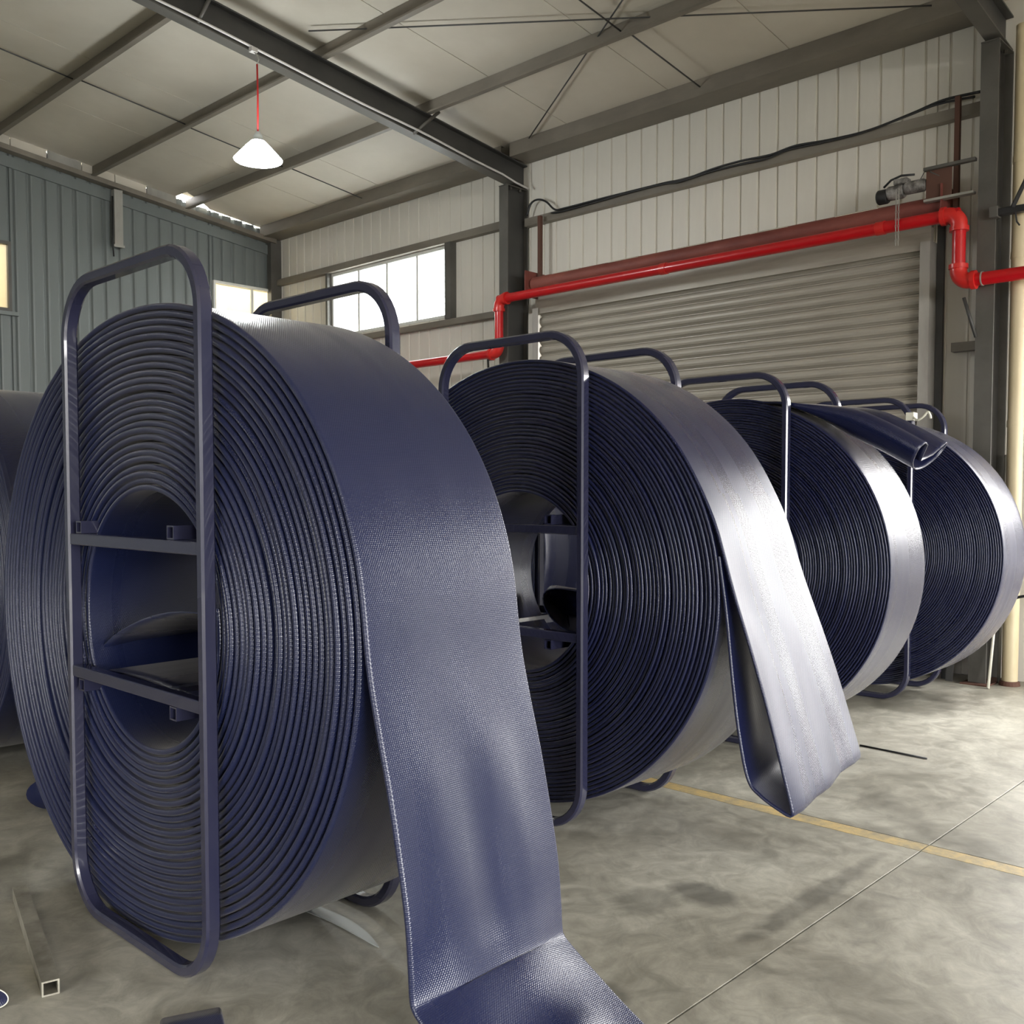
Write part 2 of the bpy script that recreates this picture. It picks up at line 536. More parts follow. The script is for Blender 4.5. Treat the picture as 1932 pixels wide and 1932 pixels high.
mb.extrude([(XL, zp(XL)), (RIDGE_X - .02, zp(RIDGE_X)), (RIDGE_X - .02, zp(RIDGE_X) + .05), (XL, zp(XL) + .05)], 'y', YF, YB)
mb.build('far_ceiling_panels', 'ceiling', ceiling)

# wall strips: right wall (white), back wall (grey-blue)
PW = .188
me_w = bpy.data.meshes.new('panel')
pr = [(0, .030), (0, .017), (.009, .015), (.014, 0), (.174, 0), (.179, .015), (PW, .017), (PW, .030)]
v = [(x, y, z) for z in (0, 1) for y, x in pr]
n = len(pr)
me_w.from_pydata(v, [], [(i, i + 1, n + i + 1, n + i) for i in range(n - 1)] + [tuple(range(n)), tuple(range(n, 2 * n))[::-1]])
me_w.materials.append(M['white_panel'])


def strip(me, parent, loc, h, name='panel', w=1.0, rz=0.0):
    o = bpy.data.objects.new(name, me)
    scene.collection.objects.link(o)
    o.parent = parent
    b = BASE[parent.name]
    o.location = (loc[0] - b[0], loc[1] - b[1], loc[2] - b[2])
    o.rotation_euler = (0, 0, rz)
    o.scale = (1, w, h)
    return o


def column_strips(holes, a0, a1, z0, z1):
    segs = [(z0, z1)]
    for h in holes:
        if a0 < h[1] - .02 and a1 > h[0] + .02:
            new = []
            for s, e in segs:
                if h[2] > s:
                    new.append((s, min(e, h[2])))
                if h[3] < e:
                    new.append((max(s, h[3]), e))
            segs = new
    return [(s, e) for s, e in segs if e - s > .02]


edges_y = [1.75]
y = 2.979 - PW * 5
cuts = sorted([RDOOR[0], RDOOR[1], WIN[0], WIN[1]])
y = 2.979 - PW * 5
pos = []
while y < YB:
    pos.append(y)
    y += PW
pos.append(YB + .02)
allc = sorted(set([round(p, 4) for p in pos] + cuts))
allc = [allc[0]] + [b for a, b in zip(allc[:-1], allc[1:]) if b - a > .03]
for a, b in zip(allc[:-1], allc[1:]):
    for s, e in column_strips([RDOOR, WIN], a, b, 0.0, 5.28):
        strip(me_w, wall_right, (XW, a, s), e - s, w=(b - a) / PW)
# the plain stretch of the right wall beside and beyond the open doorway
mb = MB()
wall_with_holes(mb, 'x', XW, XW + .03, DOOR2[0] - .3, pos[0] - .002, 0, 5.28, [DOOR2, WIN2])
mb.build('plain_panels', 'white_panel', wall_right)
MB().box(XW, XW + .03, YF, DOOR2[0] - .302, 0, 5.28).build('plain_panels', 'blue_panel', wall_right)

PB = .183
me_b = bpy.data.meshes.new('panel')
pr = [(0, .024), (.012, .024), (.030, .004), (.050, 0), (.150, 0), (.160, .003), (.171, .024), (PB, .024)]
v = [(y, x, z) for z in (0, 1) for y, x in pr]
n = len(pr)
me_b.from_pydata(v, [], [(i, n + i, n + i + 1, i + 1) for i in range(n - 1)])
me_b.materials.append(M['blue_panel'])
xb = [XW - PB * k for k in range(0, 30)]
cuts = [3.2, 4.50, 7.15, 8.08]
allc = sorted(set([round(p, 4) for p in xb] + cuts))
allc = [allc[0]] + [b for a, b in zip(allc[:-1], allc[1:]) if b - a > .03]
for a, b in zip(allc[:-1], allc[1:]):
    for s, e in column_strips(BW, a, b, 0.0, zroof((a + b) / 2) + .14):
        o = strip(me_b, wall_back, (a, YB, s), e - s)
        o.scale = ((b - a) / PB, 1, e - s)
mb = MB()
mb.box(XL, xb[-1], YB, YB + .03, 0, 5.9)
mb.build('plain_panels', 'blue_panel', wall_back)

# ------------------------------------------------------------------ columns, rafters, purlins, girts


def steel(name, mb, material, label, cat, group=None, kind=None):
    o = mb.build(name, material)
    return tag(o, label, cat, group, kind)


def column(yc, label, group='steel portal columns'):
    e = empty('steel_column', (8.0, yc, 0), label, 'column', group)
    MB().box(7.85, 7.864, yc - .065, yc + .065, 0.012, 4.798, .002).build('inner_flange', 'steel', e)
    MB().box(8.17, 8.184, yc - .065, yc + .065, 0.012, 4.798, .002).build('outer_flange', 'steel', e)
    MB().box(7.864, 8.17, yc - .006, yc + .006, 0.012, 4.798).build('web', 'steel_dark', e)  # web coloured darker to stand for the shade between the flanges
    MB().box(7.78, 8.195, yc - .10, yc + .10, 0, .012, .002).build('base_plate', 'rust', e)
    MB().box(7.845, 8.18, yc - .065, yc + .065, 4.798, 4.808).build('cap_plate', 'steel', e)
    b = MB()
    for dx in (7.93, 8.08):
        for dy in (-.035, .035):
            b.tube([(dx, yc + dy, 4.77), (dx, yc + dy, 4.80)], .014, 6)
    b.build('bolt', 'steel', e)
    return e


column(7.58, 'dark grey steel column at the left end of the roller shutter')
column(2.565, 'dark grey steel column at the right edge beside the cream pipe')


def rafter(yc, label, x1=-.9, group='sloping steel rafters'):
    e = empty('steel_rafter', (8.0, yc, 5.0), label, 'beam', group)
    def zb(x): return 4.82 + .116 * (8.1 - x)
    def zt(x): return zroof(x) - .002
    def flange(f0, t):
        xa, xb_ = 8.17, x1
        return MB().extrude([(xa, f0(xa)), (xb_, f0(xb_)), (xb_, f0(xb_) + t), (xa, f0(xa) + t)], 'y', yc - .06, yc + .06)
    flange(zb, .012).build('lower_flange', 'steel', e)
    flange(lambda x: zt(x) - .012, .012).build('upper_flange', 'steel_dark', e)
    xa, xb_ = 8.17, x1
    MB().extrude([(xa, zb(xa) + .012), (xb_, zb(xb_) + .012), (xb_, zt(xb_) - .012), (xa, zt(xa) - .012)], 'y', yc - .005, yc + .005).build('web', 'steel_dark', e)  # web and upper flange: shade of the recess put into the colour
    return e


rafter(7.58, 'dark steel rafter running up across the ceiling with the pale conduit')
rafter(2.565, 'dark steel rafter at the top right corner above the cream pipe')

names = {6.74: 'long roof purlin nearest the eave, passing behind the pendant lamp', 5.48: 'roof purlin second from the eave crossing the ceiling', 4.29: 'roof purlin third from the eave at the upper left', 3.05: 'roof purlin fourth from the eave, highest on the left'}
for x, lab in names.items():
    z = zroof(x)
    h, b, t = .140, .055, .004
    prof = [(x, z), (x - b, z), (x - b, z + .016), (x - b + t, z + .016), (x - b + t, z + t), (x - t, z + t), (x - t, z + h - t), (x + b, z + h - t), (x + b, z + h), (x, z + h), ]
    prof = [(x - b, z), (x, z), (x, z + h - t), (x + b, z + h - t), (x + b, z + h), (x - t, z + h), (x - t, z + t), (x - b + t, z + t), (x - b + t, z + .016), (x - b, z + .016)]
    steel('roof_purlin', MB().extrude(prof, 'y', 1.2, 12.44), 'purlin', lab, 'beam', 'roof purlins')
# eave strut
for ya, yb_, lab in ((2.63, 7.515, 'eave beam above the roller shutter wall, right bay'), (7.645, 12.45, 'eave beam above the white window wall, left bay')):
    prof = [(7.88, 5.10), (8.19, 5.10), (8.19, 5.104), (7.885, 5.104), (7.885, 5.245), (7.93, 5.245), (7.93, 5.25), (7.88, 5.25)]
    steel('eave_beam', MB().extrude(prof, 'y', ya, yb_), 'purlin', lab, 'beam', 'eave beams')


def girt(y0, y1, z, label, h=.085, x0=8.115):
    prof = [(x0, z), (8.198, z), (8.198, z + .004), (x0 + .004, z + .004), (x0 + .004, z + h - .004), (8.198, z + h - .004), (8.198, z + h), (x0, z + h)]
    steel('wall_girt', MB().extrude(prof, 'y', y0, y1), 'purlin', label, 'beam', 'wall girts')


girt(2.64, 7.51, 4.395, 'grey wall girt above the roller shutter carrying the black cable')
girt(7.65, 12.46, 4.44, 'grey wall girt above the bright window')
girt(7.65, 12.46, 3.46, 'grey wall girt under the bright window', .07)
girt(2.64, 2.90, 2.575, 'short pale girt between shutter guide and right column', .07)
# window posts
steel('window_post', MB().box(8.10, 8.198, 8.70, 8.80, 3.532, 4.438), 'steel', 'thick dark post at the right side of the bright window', 'post')
steel('window_post', MB().box(8.13, 8.198, 11.19, 11.235, 3.532, 4.438), 'steel', 'thin dark post at the left side of the bright window', 'post')
steel('corner_post', MB().box(8.02, 8.19, 12.39, 12.49, 0, 5.09), 'steel', 'dark corner post where the grey-blue wall meets the white wall', 'post')

# gable beam on the grey-blue wall
e = empty('gable_beam', (6, 12.4, 5.2), 'grey beam sloping along the top of the grey-blue wall', 'beam')
def gb(x): return 5.03 + .118 * (8.15 - x)
MB().extrude([(8.1, gb(8.1)), (2.5, gb(2.5)), (2.5, gb(2.5) + .06), (8.1, gb(8.1) + .06)], 'y', 12.36, 12.49).build('lower_angle', 'purlin', e)
for k in range(10):
    xa, xb_ = 6.6 - k * .42, 6.6 - (k + 1) * .42 + .012
    MB().extrude([(xa, gb(xa) + .062), (xb_, gb(xb_) + .062), (xb_, zroof(xb_) + .142), (xa, zroof(xa) + .142)], 'y', 12.44, 12.46).build('closing_panel', 'ceiling' if k % 3 else 'galv', e)
MB().extrude([(8.1, gb(8.1) - .16), (2.5, gb(2.5) - .16), (2.5, gb(2.5) - .03), (8.1, gb(8.1) - .03)], 'y', 12.475, 12.497).build('fascia_strip', 'blue_panel', e)
# hanging stub channel
e = empty('hanging_channel', (5.77, 12.36, 4.58), 'pale steel channel hanging from the gable beam on the grey-blue wall', 'channel')
MB().extrude([(5.715, 12.36), (5.825, 12.36), (5.825, 12.45), (5.819, 12.45), (5.819, 12.366), (5.721, 12.366), (5.721, 12.45), (5.715, 12.45)], 'z', 4.58, 5.29).build('channel', 'galv', e)
MB().box(5.70, 5.84, 12.355, 12.37, 4.57, 4.60).build('end_plate', 'galv', e)
MB().tube([(5.70, 12.38, 5.2), (5.695, 12.38, 4.6), (5.71, 12.39, 4.45)], .010, 8).build('wire', 'black', e, True)

# sag rods, diagonal braces, flange braces


def rod(name, pts, r, label, group, material='steel_dark', cat='rod'):
    return tag(MB().tube(pts, r, 8).build(name, material, None, True), label, cat, group)


def P(x, y, dz=.07): return (x, y, zroof(x) + dz)


bays = ((10.10, 'left bay'), (5.10, 'right bay'))
for yy, nm in bays:
    xs_ = [7.90, 6.74, 5.48, 4.29, 3.05]
    wd = ['between the eave and the first purlin', 'between the first and second purlins', 'between the second and third purlins', 'between the third and fourth purlins']
    for k in range(4):
        rod('sag_rod', [P(xs_[k], yy + .04 * (k % 2)), P(xs_[k + 1], yy + .04 * (k % 2))], .007, 'thin dark tie rod ' + wd[k] + ', ' + nm, 'roof tie rods')
rod('brace_rod', [P(7.85, 7.20, .105), P(3.0, -.75 + .02, .105)], .007, 'diagonal brace rod under the ceiling rising from the left column', 'diagonal brace rods')
rod('brace_rod', [P(7.93, 2.87, .09), P(3.0, 11.1 - .0, .09)] if False else [P(7.85, 3.00, .09), P(5.2, 7.4, .09)], .007, 'diagonal brace rod under the ceiling rising from the right column', 'diagonal brace rods')
rod('flange_brace', [(6.78, 7.44, zroof(6.78) + .02), (6.52, 7.525, 5.0)], .017, 'short strut from the first purlin down to the rafter', 'flange struts', 'steel', 'strut')
rod('flange_brace', [(4.29, 7.40, zroof(4.29) + .02), (4.20, 7.525, 5.29)], .017, 'short strut from the third purlin down to the rafter', 'flange struts', 'steel', 'strut')
def zb_(x): return 4.82 + .116 * (8.1 - x)
pts = [(x, 7.505 - .004 * math.sin(x * 5), zb_(x) + .030 + .006 * math.sin(x * 3.1)) for x in np.linspace(3.0, 7.75, 24)] + [(7.95, 7.49, zb_(7.95) + .0), (8.10, 7.44, zb_(8.1) - .03)]
rod('electrical_conduit', pts, .011, 'pale conduit running along the rafter to the left column', None, 'conduit', 'conduit')

# ------------------------------------------------------------------ roller shutter (door_1)
door = tag(empty('door_1', (8.1, 5.18, 0)), 'beige slatted roller shutter behind the red pipe', None, None, 'structure')
SP = .104
ns = 33
me_s = bpy.data.meshes.new('slat')
prof = [(0.006, 0.0), (-.002, .004), (-.008, .012), (-.022, .022), (-.028, .042), (-.028, .062), (-.022, .080), (-.004, .092), (.006, .096), (.008, .112), (.014, .112), (.014, 0)]
n = len(prof)
L = 4.17
v = [(p[0], yv, p[1]) for yv in (-L / 2, L / 2) for p in prof]
me_s.from_pydata(v, [], [(i, n + i, n + (i + 1) % n, (i + 1) % n) for i in range(n)] + [tuple(range(n)), tuple(range(n, 2 * n))[::-1]])
me_s.materials.append(M['slat'])
for k in range(ns + 1):
    o = bpy.data.objects.new('slat', me_s)
    scene.collection.objects.link(o)
    o.parent = door
    o.location = (.02, 0, .05 + k * SP)
MB().box(8.085, 8.135, 3.12, 7.24, .0, .05, .004).build('bottom_bar', 'guide', door)
# guides: U channels that take the slat ends
for yy, sg in ((3.045, 1), (7.315, -1)):
    pts = [(8.03, yy), (8.19, yy), (8.19, yy + sg * .085), (8.184, yy + sg * .085), (8.184, yy + sg * .006), (8.036, yy + sg * .006), (8.036, yy + sg * .080), (8.03, yy + sg * .080)]
    MB().extrude(pts, 'z', 0.0, 3.46).build('guide_rail', 'guide', door)
MB().box(8.10, 8.19, 7.33, 7.44, 0, 3.43, .003).build('jamb_plate', 'white_panel', door)
MB().box(8.16, 8.195, 2.985, 3.04, 0, 3.6, .002).build('jamb_plate', 'steel_dark', door)
# shaft
SH = (7.985, 3.70)
sh = MB().lathe([(0, 0), (.078, 0), (.078, 4.32), (0, 4.32)], (SH[0], 2.92, SH[1]), 'y', 28).build('shaft', 'oxide', door)
smooth_by_angle(sh)
for k, y0 in enumerate((3.45, 4.25, 5.05, 5.85, 6.6)):
    MB().add([(SH[0] + x, y0 + yy, SH[1] + z) for x, z in ((-.045, .070), (-.012, .0835), (.045, .074)) for yy in (0, .34)] +
             [(SH[0] + x * .9, y0 + yy, SH[1] + z * .9) for x, z in ((-.045, .070), (-.012, .0835), (.045, .074)) for yy in (-.02, .37)],
             [(0, 1, 3, 2), (2, 3, 5, 4), (0, 6, 7, 1), (4, 5, 11, 10), (0, 2, 8, 6), (2, 4, 10, 8), (1, 7, 9, 3), (3, 9, 11, 5)]).build('curtain_tab', 'tab', sh)
MB().extrude([(8.06, 3.40), (8.115, 3.40), (8.115, 3.60), (8.075, 3.70), (8.062, 3.70)], 'y', 3.05, 7.30).build('curtain_top', 'slat', door)
# bearing plates and posts
for yy, nm in ((7.262, 'left'), (2.90, 'right')):
    MB().box(7.86, 8.18, yy, yy + .012, 3.56, 3.84).build('bearing_plate', 'oxide', door)
tag(MB().box(8.02, 8.06, 7.19, 7.232, 3.79, 4.44, .003).build('shaft_post', 'rust'), 'dark red upright tube above the left end of the shutter shaft', 'post', 'shutter uprights')
tag(MB().box(8.02, 8.06, 2.835, 2.875, 3.50, 4.53, .003).build('shaft_post', 'rust'), 'dark red upright tube above the shutter motor', 'post', 'shutter uprights')

# motor
e = empty('door_motor', (7.95, 3.1, 3.8), 'oily shutter drive motor on a bracket above the red pipe', 'motor')
o = MB().lathe([(0, 0), (.052, 0), (.058, .012), (.058, .075), (.05, .085), (0, .085)], (7.90, 3.335, 3.835), 'y', 20).build('end_cap', 'black', e); smooth_by_angle(o)
o = MB().lathe([(0, 0), (.048, 0), (.056, .015), (.056, .12), (.046, .135), (0, .135)], (7.90, 3.205, 3.85), 'y', 20).build('motor_body', 'motor', e); smooth_by_angle(o)
o = MB().lathe([(0, 0), (.040, 0), (.050, .02), (.050, .15), (.035, .17), (0, .17)], (7.90, 3.035, 3.865), 'y', 20).build('gear_case', 'motor', e); smooth_by_angle(o)
MB().box(7.855, 7.945, 3.17, 3.28, 3.90, 3.945, .008).build('terminal_box', 'motor', e)
MB().tube([(7.87, 3.36, 3.90), (7.865, 3.30, 3.945), (7.87, 3.22, 3.965), (7.88, 3.12, 3.955)], .009, 8).build('cable', 'black', e, True)
MB().box(7.88, 7.892, 2.835, 3.03, 3.73, 3.975, .003).build('mounting_plate', 'rust', e)
MB().box(7.845, 7.89, 2.655, 3.04, 3.955, 3.98, .003).build('top_arm', 'steel', e)
MB().box(7.845, 7.91, 2.665, 3.035, 3.715, 3.735, .003).build('bottom_arm', 'galv', e)
MB().tube([(7.88, 3.0, 3.95), (7.89, 2.86, 3.86)], .006, 6).build('stay', 'steel', e)
MB().tube([(7.87, 3.03, 3.97), (7.88, 3.09, 3.88)], .003, 6).build('stay', 'black', e)
# hand chain (two strands of links)
e = empty('hand_chain', (7.70, 3.19, 3.3), 'pale hand chain hanging from the motor in front of the red pipe', 'chain')
for s in (0, 1):
    for k in range(16):
        z0 = 3.80 - k * .027
        c = (7.695 + .004 * s, 3.165 + .022 * s)
        pts = []
        for q in range(9):
            a = 2 * math.pi * q / 8
            d = .005 * math.cos(a)
            pts.append((c[0] + (d if k % 2 else 0), c[1] + (0 if k % 2 else d), z0 + .016 * math.sin(a)))
        MB().tube(pts, .0022, 5, cap=False).build('link', 'galv', e, True)

# cable bundle along the girt
pts = [(8.10, 7.46, 4.50), (8.10, 7.40, 4.62), (8.10, 7.30, 4.645), (8.10, 7.18, 4.60), (8.10, 7.05, 4.49), (8.10, 6.9, 4.478), (8.10, 6.4, 4.478), (8.10, 5.98, 4.474), (8.10, 5.6, 4.470), (8.10, 5.41, 4.455), (8.10, 5.1, 4.485), (8.10, 4.8, 4.492), (8.10, 4.5, 4.478), (8.10, 4.26, 4.50), (8.10, 3.95, 4.476), (8.10, 3.6, 4.47), (8.10, 3.24, 4.515), (8.10, 2.99, 4.555), (8.10, 2.70, 4.545)]


def catmull(pts, n=6):
    P_ = [np.array(p, float) for p in pts]
    P_ = [2 * P_[0] - P_[1]] + P_ + [2 * P_[-1] - P_[-2]]
    out = []
    for i in range(1, len(P_) - 2):
        for k in range(n):
            t = k / n
            a, b, c, d = P_[i - 1], P_[i], P_[i + 1], P_[i + 2]
            out.append(.5 * ((2 * b) + (c - a) * t + (2 * a - 5 * b + 4 * c - d) * t * t + (-a + 3 * b - 3 * c + d) * t ** 3))
    out.append(P_[-2])
    return out


e = empty('black_cable', (8.1, 5, 4.47), 'black cable pair draped along the girt above the shutter', 'cable')
MB().tube(catmull(pts), .011, 8).build('cable', 'black', e, True)
pts2 = [(p[0] - .008, p[1] + .05, p[2] - .018 - .012 * math.sin(p[1] * 3)) for p in pts[4:]]
MB().tube(catmull(pts2), .010, 8).build('cable', 'black', e, True)

# ------------------------------------------------------------------ red fire pipe
XP, RP = 7.76, .048
ZP1, ZP2, ZP3 = 3.553, 3.025, 2.965
YL, YR = 7.50, 2.79
e = empty('fire_pipe', (XP, 5, 3.5), 'bright red fire main running in front of the roller shutter', 'pipe')
def pipe(a, b, nm='pipe', r=RP, material='red_pipe', par=e):
    o = MB().tube([a, b], r, 24).build(nm, material, par)
    smooth_by_angle(o)
    return o
def elbow(c, d1, d2, r=RP * 1.25, bend=.085):
    c, d1, d2 = Vector(c), Vector(d1), Vector(d2)
    pts = []
    for i in range(11):
        t = i / 10
        a = t * math.pi / 2
        pts.append(c + d1 * bend * (1 - math.sin(a)) + d2 * bend * (1 - math.cos(a)))
    o = MB().tube([c + d1 * (bend + .02)] + pts + [c + d2 * (bend + .02)], r, 24).build('elbow', 'red_fitting', e)
    smooth_by_angle(o)
    for d in (d1, d2):
        q = MB().tube([c + d * (bend + .012), c + d * (bend + .045)], r * 1.16, 24).build('collar', 'red_fitting', o)
        smooth_by_angle(q)
ZD = 3.13
pipe((XP, YR - .06, ZP1), (XP, YL + .06, ZP1))
elbow((XP, YR - .06, ZP1), (0, 1, 0), (0, 0, -1))
pipe((XP, YR - .06, ZP1 - .09), (XP, YR - .06, ZP2 + .08))
elbow((XP, YR - .06, ZP2 + .02), (0, 0, 1), (0, -1, 0))
pipe((XP, YR - .14, ZP2 + .02), (XP, -2.0, ZP2 + .02))
elbow((XP, YL + .06, ZP1), (0, -1, 0), (0, 0, -1), RP * 1.2)
pipe((XP, YL + .06, ZP1 - .09), (XP, YL + .06, ZP3 + .08))
elbow((XP, YL + .06, ZP3 + .01), (0, 0, 1), (0, 1, 0), RP * 1.2)
pipe((XP, YL + .14, ZP3 + .01), (XP, 12.3, ZP3 + .01))
for yy in (3.33, 5.4):
    q = MB().tube([(XP, yy - .035, ZP1), (XP, yy + .035, ZP1)], RP * 1.12, 24).build('coupling', 'red_fitting', e); smooth_by_angle(q)
MB().tube([(XP, 2.55, ZP2 + .02), (XP, 2.56, ZP2 + .02)], RP * 1.1, 20).build('clamp_band', 'galv', e)
rod('pipe_bracket', [(7.84, 2.62, 2.63), (7.80, 2.70, 2.93)], .013, 'dark diagonal bracket under the right end of the red pipe', None, 'steel_dark', 'bracket')
rod('pipe_bracket', [(7.84, 7.80, 2.80), (7.78, 7.75, 2.92), (7.78, 7.66, 2.92)], .013, 'dark bracket under the left end of the red pipe', None, 'steel_dark', 'bracket')

# ------------------------------------------------------------------ windows
w = tag(empty('window_1', (8.2, 10, 3.57)), None, None, None, 'structure')
fr = .035
mbf = MB()
mbf.box(8.19, 8.24, WIN[0], WIN[1], WIN[2], WIN[2] + fr).box(8.19, 8.24, WIN[0], WIN[1], WIN[3] - fr, WIN[3])
mbf.box(8.19, 8.24, WIN[0], WIN[0] + fr, WIN[2] + fr, WIN[3] - fr).box(8.19, 8.24, WIN[1] - fr, WIN[1], WIN[2] + fr, WIN[3] - fr)
mbf.build('window_frame', 'alu', w)
ym_ = np.linspace(WIN[0], WIN[1], 5)
for k in range(1, 4):
    MB().box(8.195, 8.235, ym_[k] - .018, ym_[k] + .018, WIN[2] + fr, WIN[3] - fr).build('mullion', 'alu', w)
for k in range(4):
    a, b = ym_[k] + (fr if k == 0 else .018), ym_[k + 1] - (fr if k == 3 else .018)
    MB().box(8.213, 8.219, a, b, WIN[2] + fr, WIN[3] - fr).build('pane', 'glass', w)
w = tag(empty('window_4', (8.2, 1.05, .8)), None, None, None, 'structure')
h = WIN2
mbf = MB().box(8.19, 8.25, h[0], h[1], h[2], h[2] + fr).box(8.19, 8.25, h[0], h[1], h[3] - fr, h[3]).box(8.19, 8.25, h[0], h[0] + fr, h[2] + fr, h[3] - fr).box(8.19, 8.25, h[1] - fr, h[1], h[2] + fr, h[3] - fr)
mbf.build('window_frame', 'alu', w)
MB().box(8.195, 8.245, (h[0] + h[1]) / 2 - .02, (h[0] + h[1]) / 2 + .02, h[2] + fr, h[3] - fr).build('mullion', 'alu', w)
for i, h in enumerate(BW):
    w = tag(empty('window_%d' % (i + 2), (h[0], YB, h[2])), None, None, None, 'structure')
    mbf = MB()
    y0, y1 = YB - .03, YB + .06
    mbf.box(h[0], h[1], y0, y1, h[2], h[2] + fr).box(h[0], h[1], y0, y1, h[3] - fr, h[3]).box(h[0], h[0] + fr, y0, y1, h[2] + fr, h[3] - fr).box(h[1] - fr, h[1], y0, y1, h[2] + fr, h[3] - fr)
    mbf.build('window_frame', 'steel' if i == 0 else 'alu', w)
    xm = (h[0] + h[1]) / 2 + (.16 if i else 0)
    MB().box(xm - .018, xm + .018, YB, YB + .05, h[2] + fr, h[3] - fr).build('mullion', 'alu', w)
    for a, b in ((h[0] + fr, xm - .018), (xm + .018, h[1] - fr)):
        MB().box(a, b, YB + .02, YB + .026, h[2] + fr, h[3] - fr).build('pane', 'glass', w)
    if i == 0:
        MB().box(h[0] - .03, h[1] + .07, YB - .05, YB, h[2] - .05, h[2] - .005).build('sill', 'blue_panel', w)
# lit room behind the grey-blue wall
mb = MB()
mb.box(1.0, 8.6, 14.6, 14.7, 2.0, 5.2).box(1.0, 8.6, YB + .12, 14.6, 2.3, 2.4).box(1.0, 8.6, YB + .12, 14.6, 4.9, 5.0).box(.9, 1.0, YB + .12, 14.6, 2.3, 5.0).box(8.6, 8.7, YB + .12, 14.6, 2.3, 5.0)
tag(mb.build('wall_room', 'cream_room'), kind='structure')
for x in (3.6, 7.4):
    l = bpy.data.lights.new('room_lamp', 'POINT')
    l.energy, l.color, l.shadow_soft_size = 62, (1, .94, .80), .15
    o = bpy.data.objects.new('room_lamp', l)
    o.location = (x, 13.5, 4.6)
    scene.collection.objects.link(o)

# ------------------------------------------------------------------ pendant lamp
LX, LY, LZ = 4.72, 7.47, 4.30
e = empty('pendant_lamp', (LX, LY, 5.2), 'glowing white pendant lamp on a red cord hanging from the rafter', 'lamp')
MB().tube([(LX, LY, 4.53), (LX + .003, LY, 4.85), (LX, LY, 5.10)], .008, 8).build('cord', 'cord', e, True)
MB().tube([(LX, LY, 5.10), (LX + .01, LY - .01, 5.14), (LX, LY, 5.18), (LX - .02, LY + .02, 5.205), (LX - .03, LY + .05, 5.215)], .005, 8).build('hook', 'galv', e, True)
MB().box(LX - .05, LX + .01, LY + .0, LY + .05, 5.20, 5.24, .004).build('clamp', 'conduit', e)
o = MB().lathe([(0, .235), (.020, .235), (.028, .215), (.036, .205), (.040, .17), (.060, .155), (.0, .15)], (LX, LY, LZ), 'z', 28).build('housing', 'lamp_body', e); smooth_by_angle(o)
o = MB().lathe([(.058, .156), (.105, .11), (.155, .055), (.195, .012), (.205, 0), (.198, -.008), (.15, .045), (.10, .10), (.05, .148)], (LX, LY, LZ), 'z', 40).build('shade', 'lamp_lit', e); smooth_by_angle(o)
o = MB().lathe([(0, -.055), (.05, -.048), (.085, -.02), (.095, .02), (.08, .07), (.045, .12), (0, .14)], (LX, LY, LZ), 'z', 28).build('bulb', 'lamp_lit', e); smooth_by_angle(o)
l = bpy.data.lights.new('lamp_light', 'POINT')
l.energy, l.color, l.shadow_soft_size = 70, (.95, 1, 1), .16
o = bpy.data.objects.new('lamp_light', l)
o.location = (LX, LY, LZ - .25)
scene.collection.objects.link(o)

# ------------------------------------------------------------------ right edge bits
o = MB().tube([(7.98, 2.37, 0.0), (7.98, 2.37, 4.9)], .056, 24)
o = o.build('cream_pipe', 'cream', empty('cream_downpipe', (7.98, 2.37, 0), 'cream vertical downpipe at the right edge beside the column', 'pipe')); smooth_by_angle(o)
o.name = 'pipe'
par = o.parent
for z in (.9, 1.95, 3.2, 3.9):
    q = MB().tube([(7.98, 2.37, z), (7.98, 2.37, z + .05)], .060, 24).build('joint_ring', 'cream', par); smooth_by_angle(q)
MB().lathe([(0, .0), (.075, .0), (.07, .03), (.057, .035)], (7.98, 2.37, 0), 'z', 20).build('foot', 'rust', par)
e = empty('cable_bracket', (7.9, 2.4, 3.55), 'black bracket arm sticking out of the right column by the cream pipe', 'bracket')
MB().box(7.80, 7.86, 1.9, 2.52, 3.50, 3.55, .004).build('arm', 'black', e)
MB().tube([(7.80, 2.37, 3.54), (7.79, 2.28, 3.72)], .016, 8).build('strut', 'black', e)
MB().box(7.79, 7.87, 2.47, 2.53, 3.49, 3.57, .004).build('clamp', 'steel', e)
MB().tube([(7.80, 2.35, 3.50), (7.80, 2.34, 3.43), (7.80, 2.32, 3.40)], .006, 8).build('hook', 'black', e)
rod('leaning_rod', [(7.72, 2.44, .003), (8.02, 2.462, .95)], .011, 'thin white rod leaning beside the cream pipe', None, 'white_tie')
rod('leaning_tube', [(8.02, 2.46, .003), (8.13, 2.475, 1.75)], .014, 'thin grey tube leaning on the wall behind the cream pipe', None, 'galv', 'tube')
for x, y, h, lab in ((7.93, 2.74, .62, 'dark plank leaning at the foot of the right column'), (8.0, 2.80, .80, 'taller dark plank leaning behind the last reel')):
    tag(MB().add([(x - .1, y, 0.001), (x - .085, y, 0.001), (x + .055, y, h), (x + .04, y, h)] + [(x - .1, y + .05, 0.001), (x - .085, y + .05, 0.001), (x + .055, y + .05, h), (x + .04, y + .05, h)],
        [(0, 3, 2, 1), (4, 5, 6, 7), (0, 1, 5, 4), (1, 2, 6, 5), (2, 3, 7, 6), (3, 0, 4, 7)]).build('leaning_plank', 'steel_dark'), lab, 'plank')
e = empty('blue_fitting', (7.9, 2.2, 1.1), 'small blue pipe fitting at the right edge behind the last reel', 'fitting')
o = MB().lathe([(0, 0), (.03, 0), (.03, .10), (.022, .12), (0, .12)], (7.85, 2.17, 1.12), 'y', 16).build('handle', 'blue_plastic', e); smooth_by_angle(o)
MB().tube([(7.85, 2.23, 1.12), (8.18, 2.23, 1.12)], .012, 10).build('spout', 'galv', e)
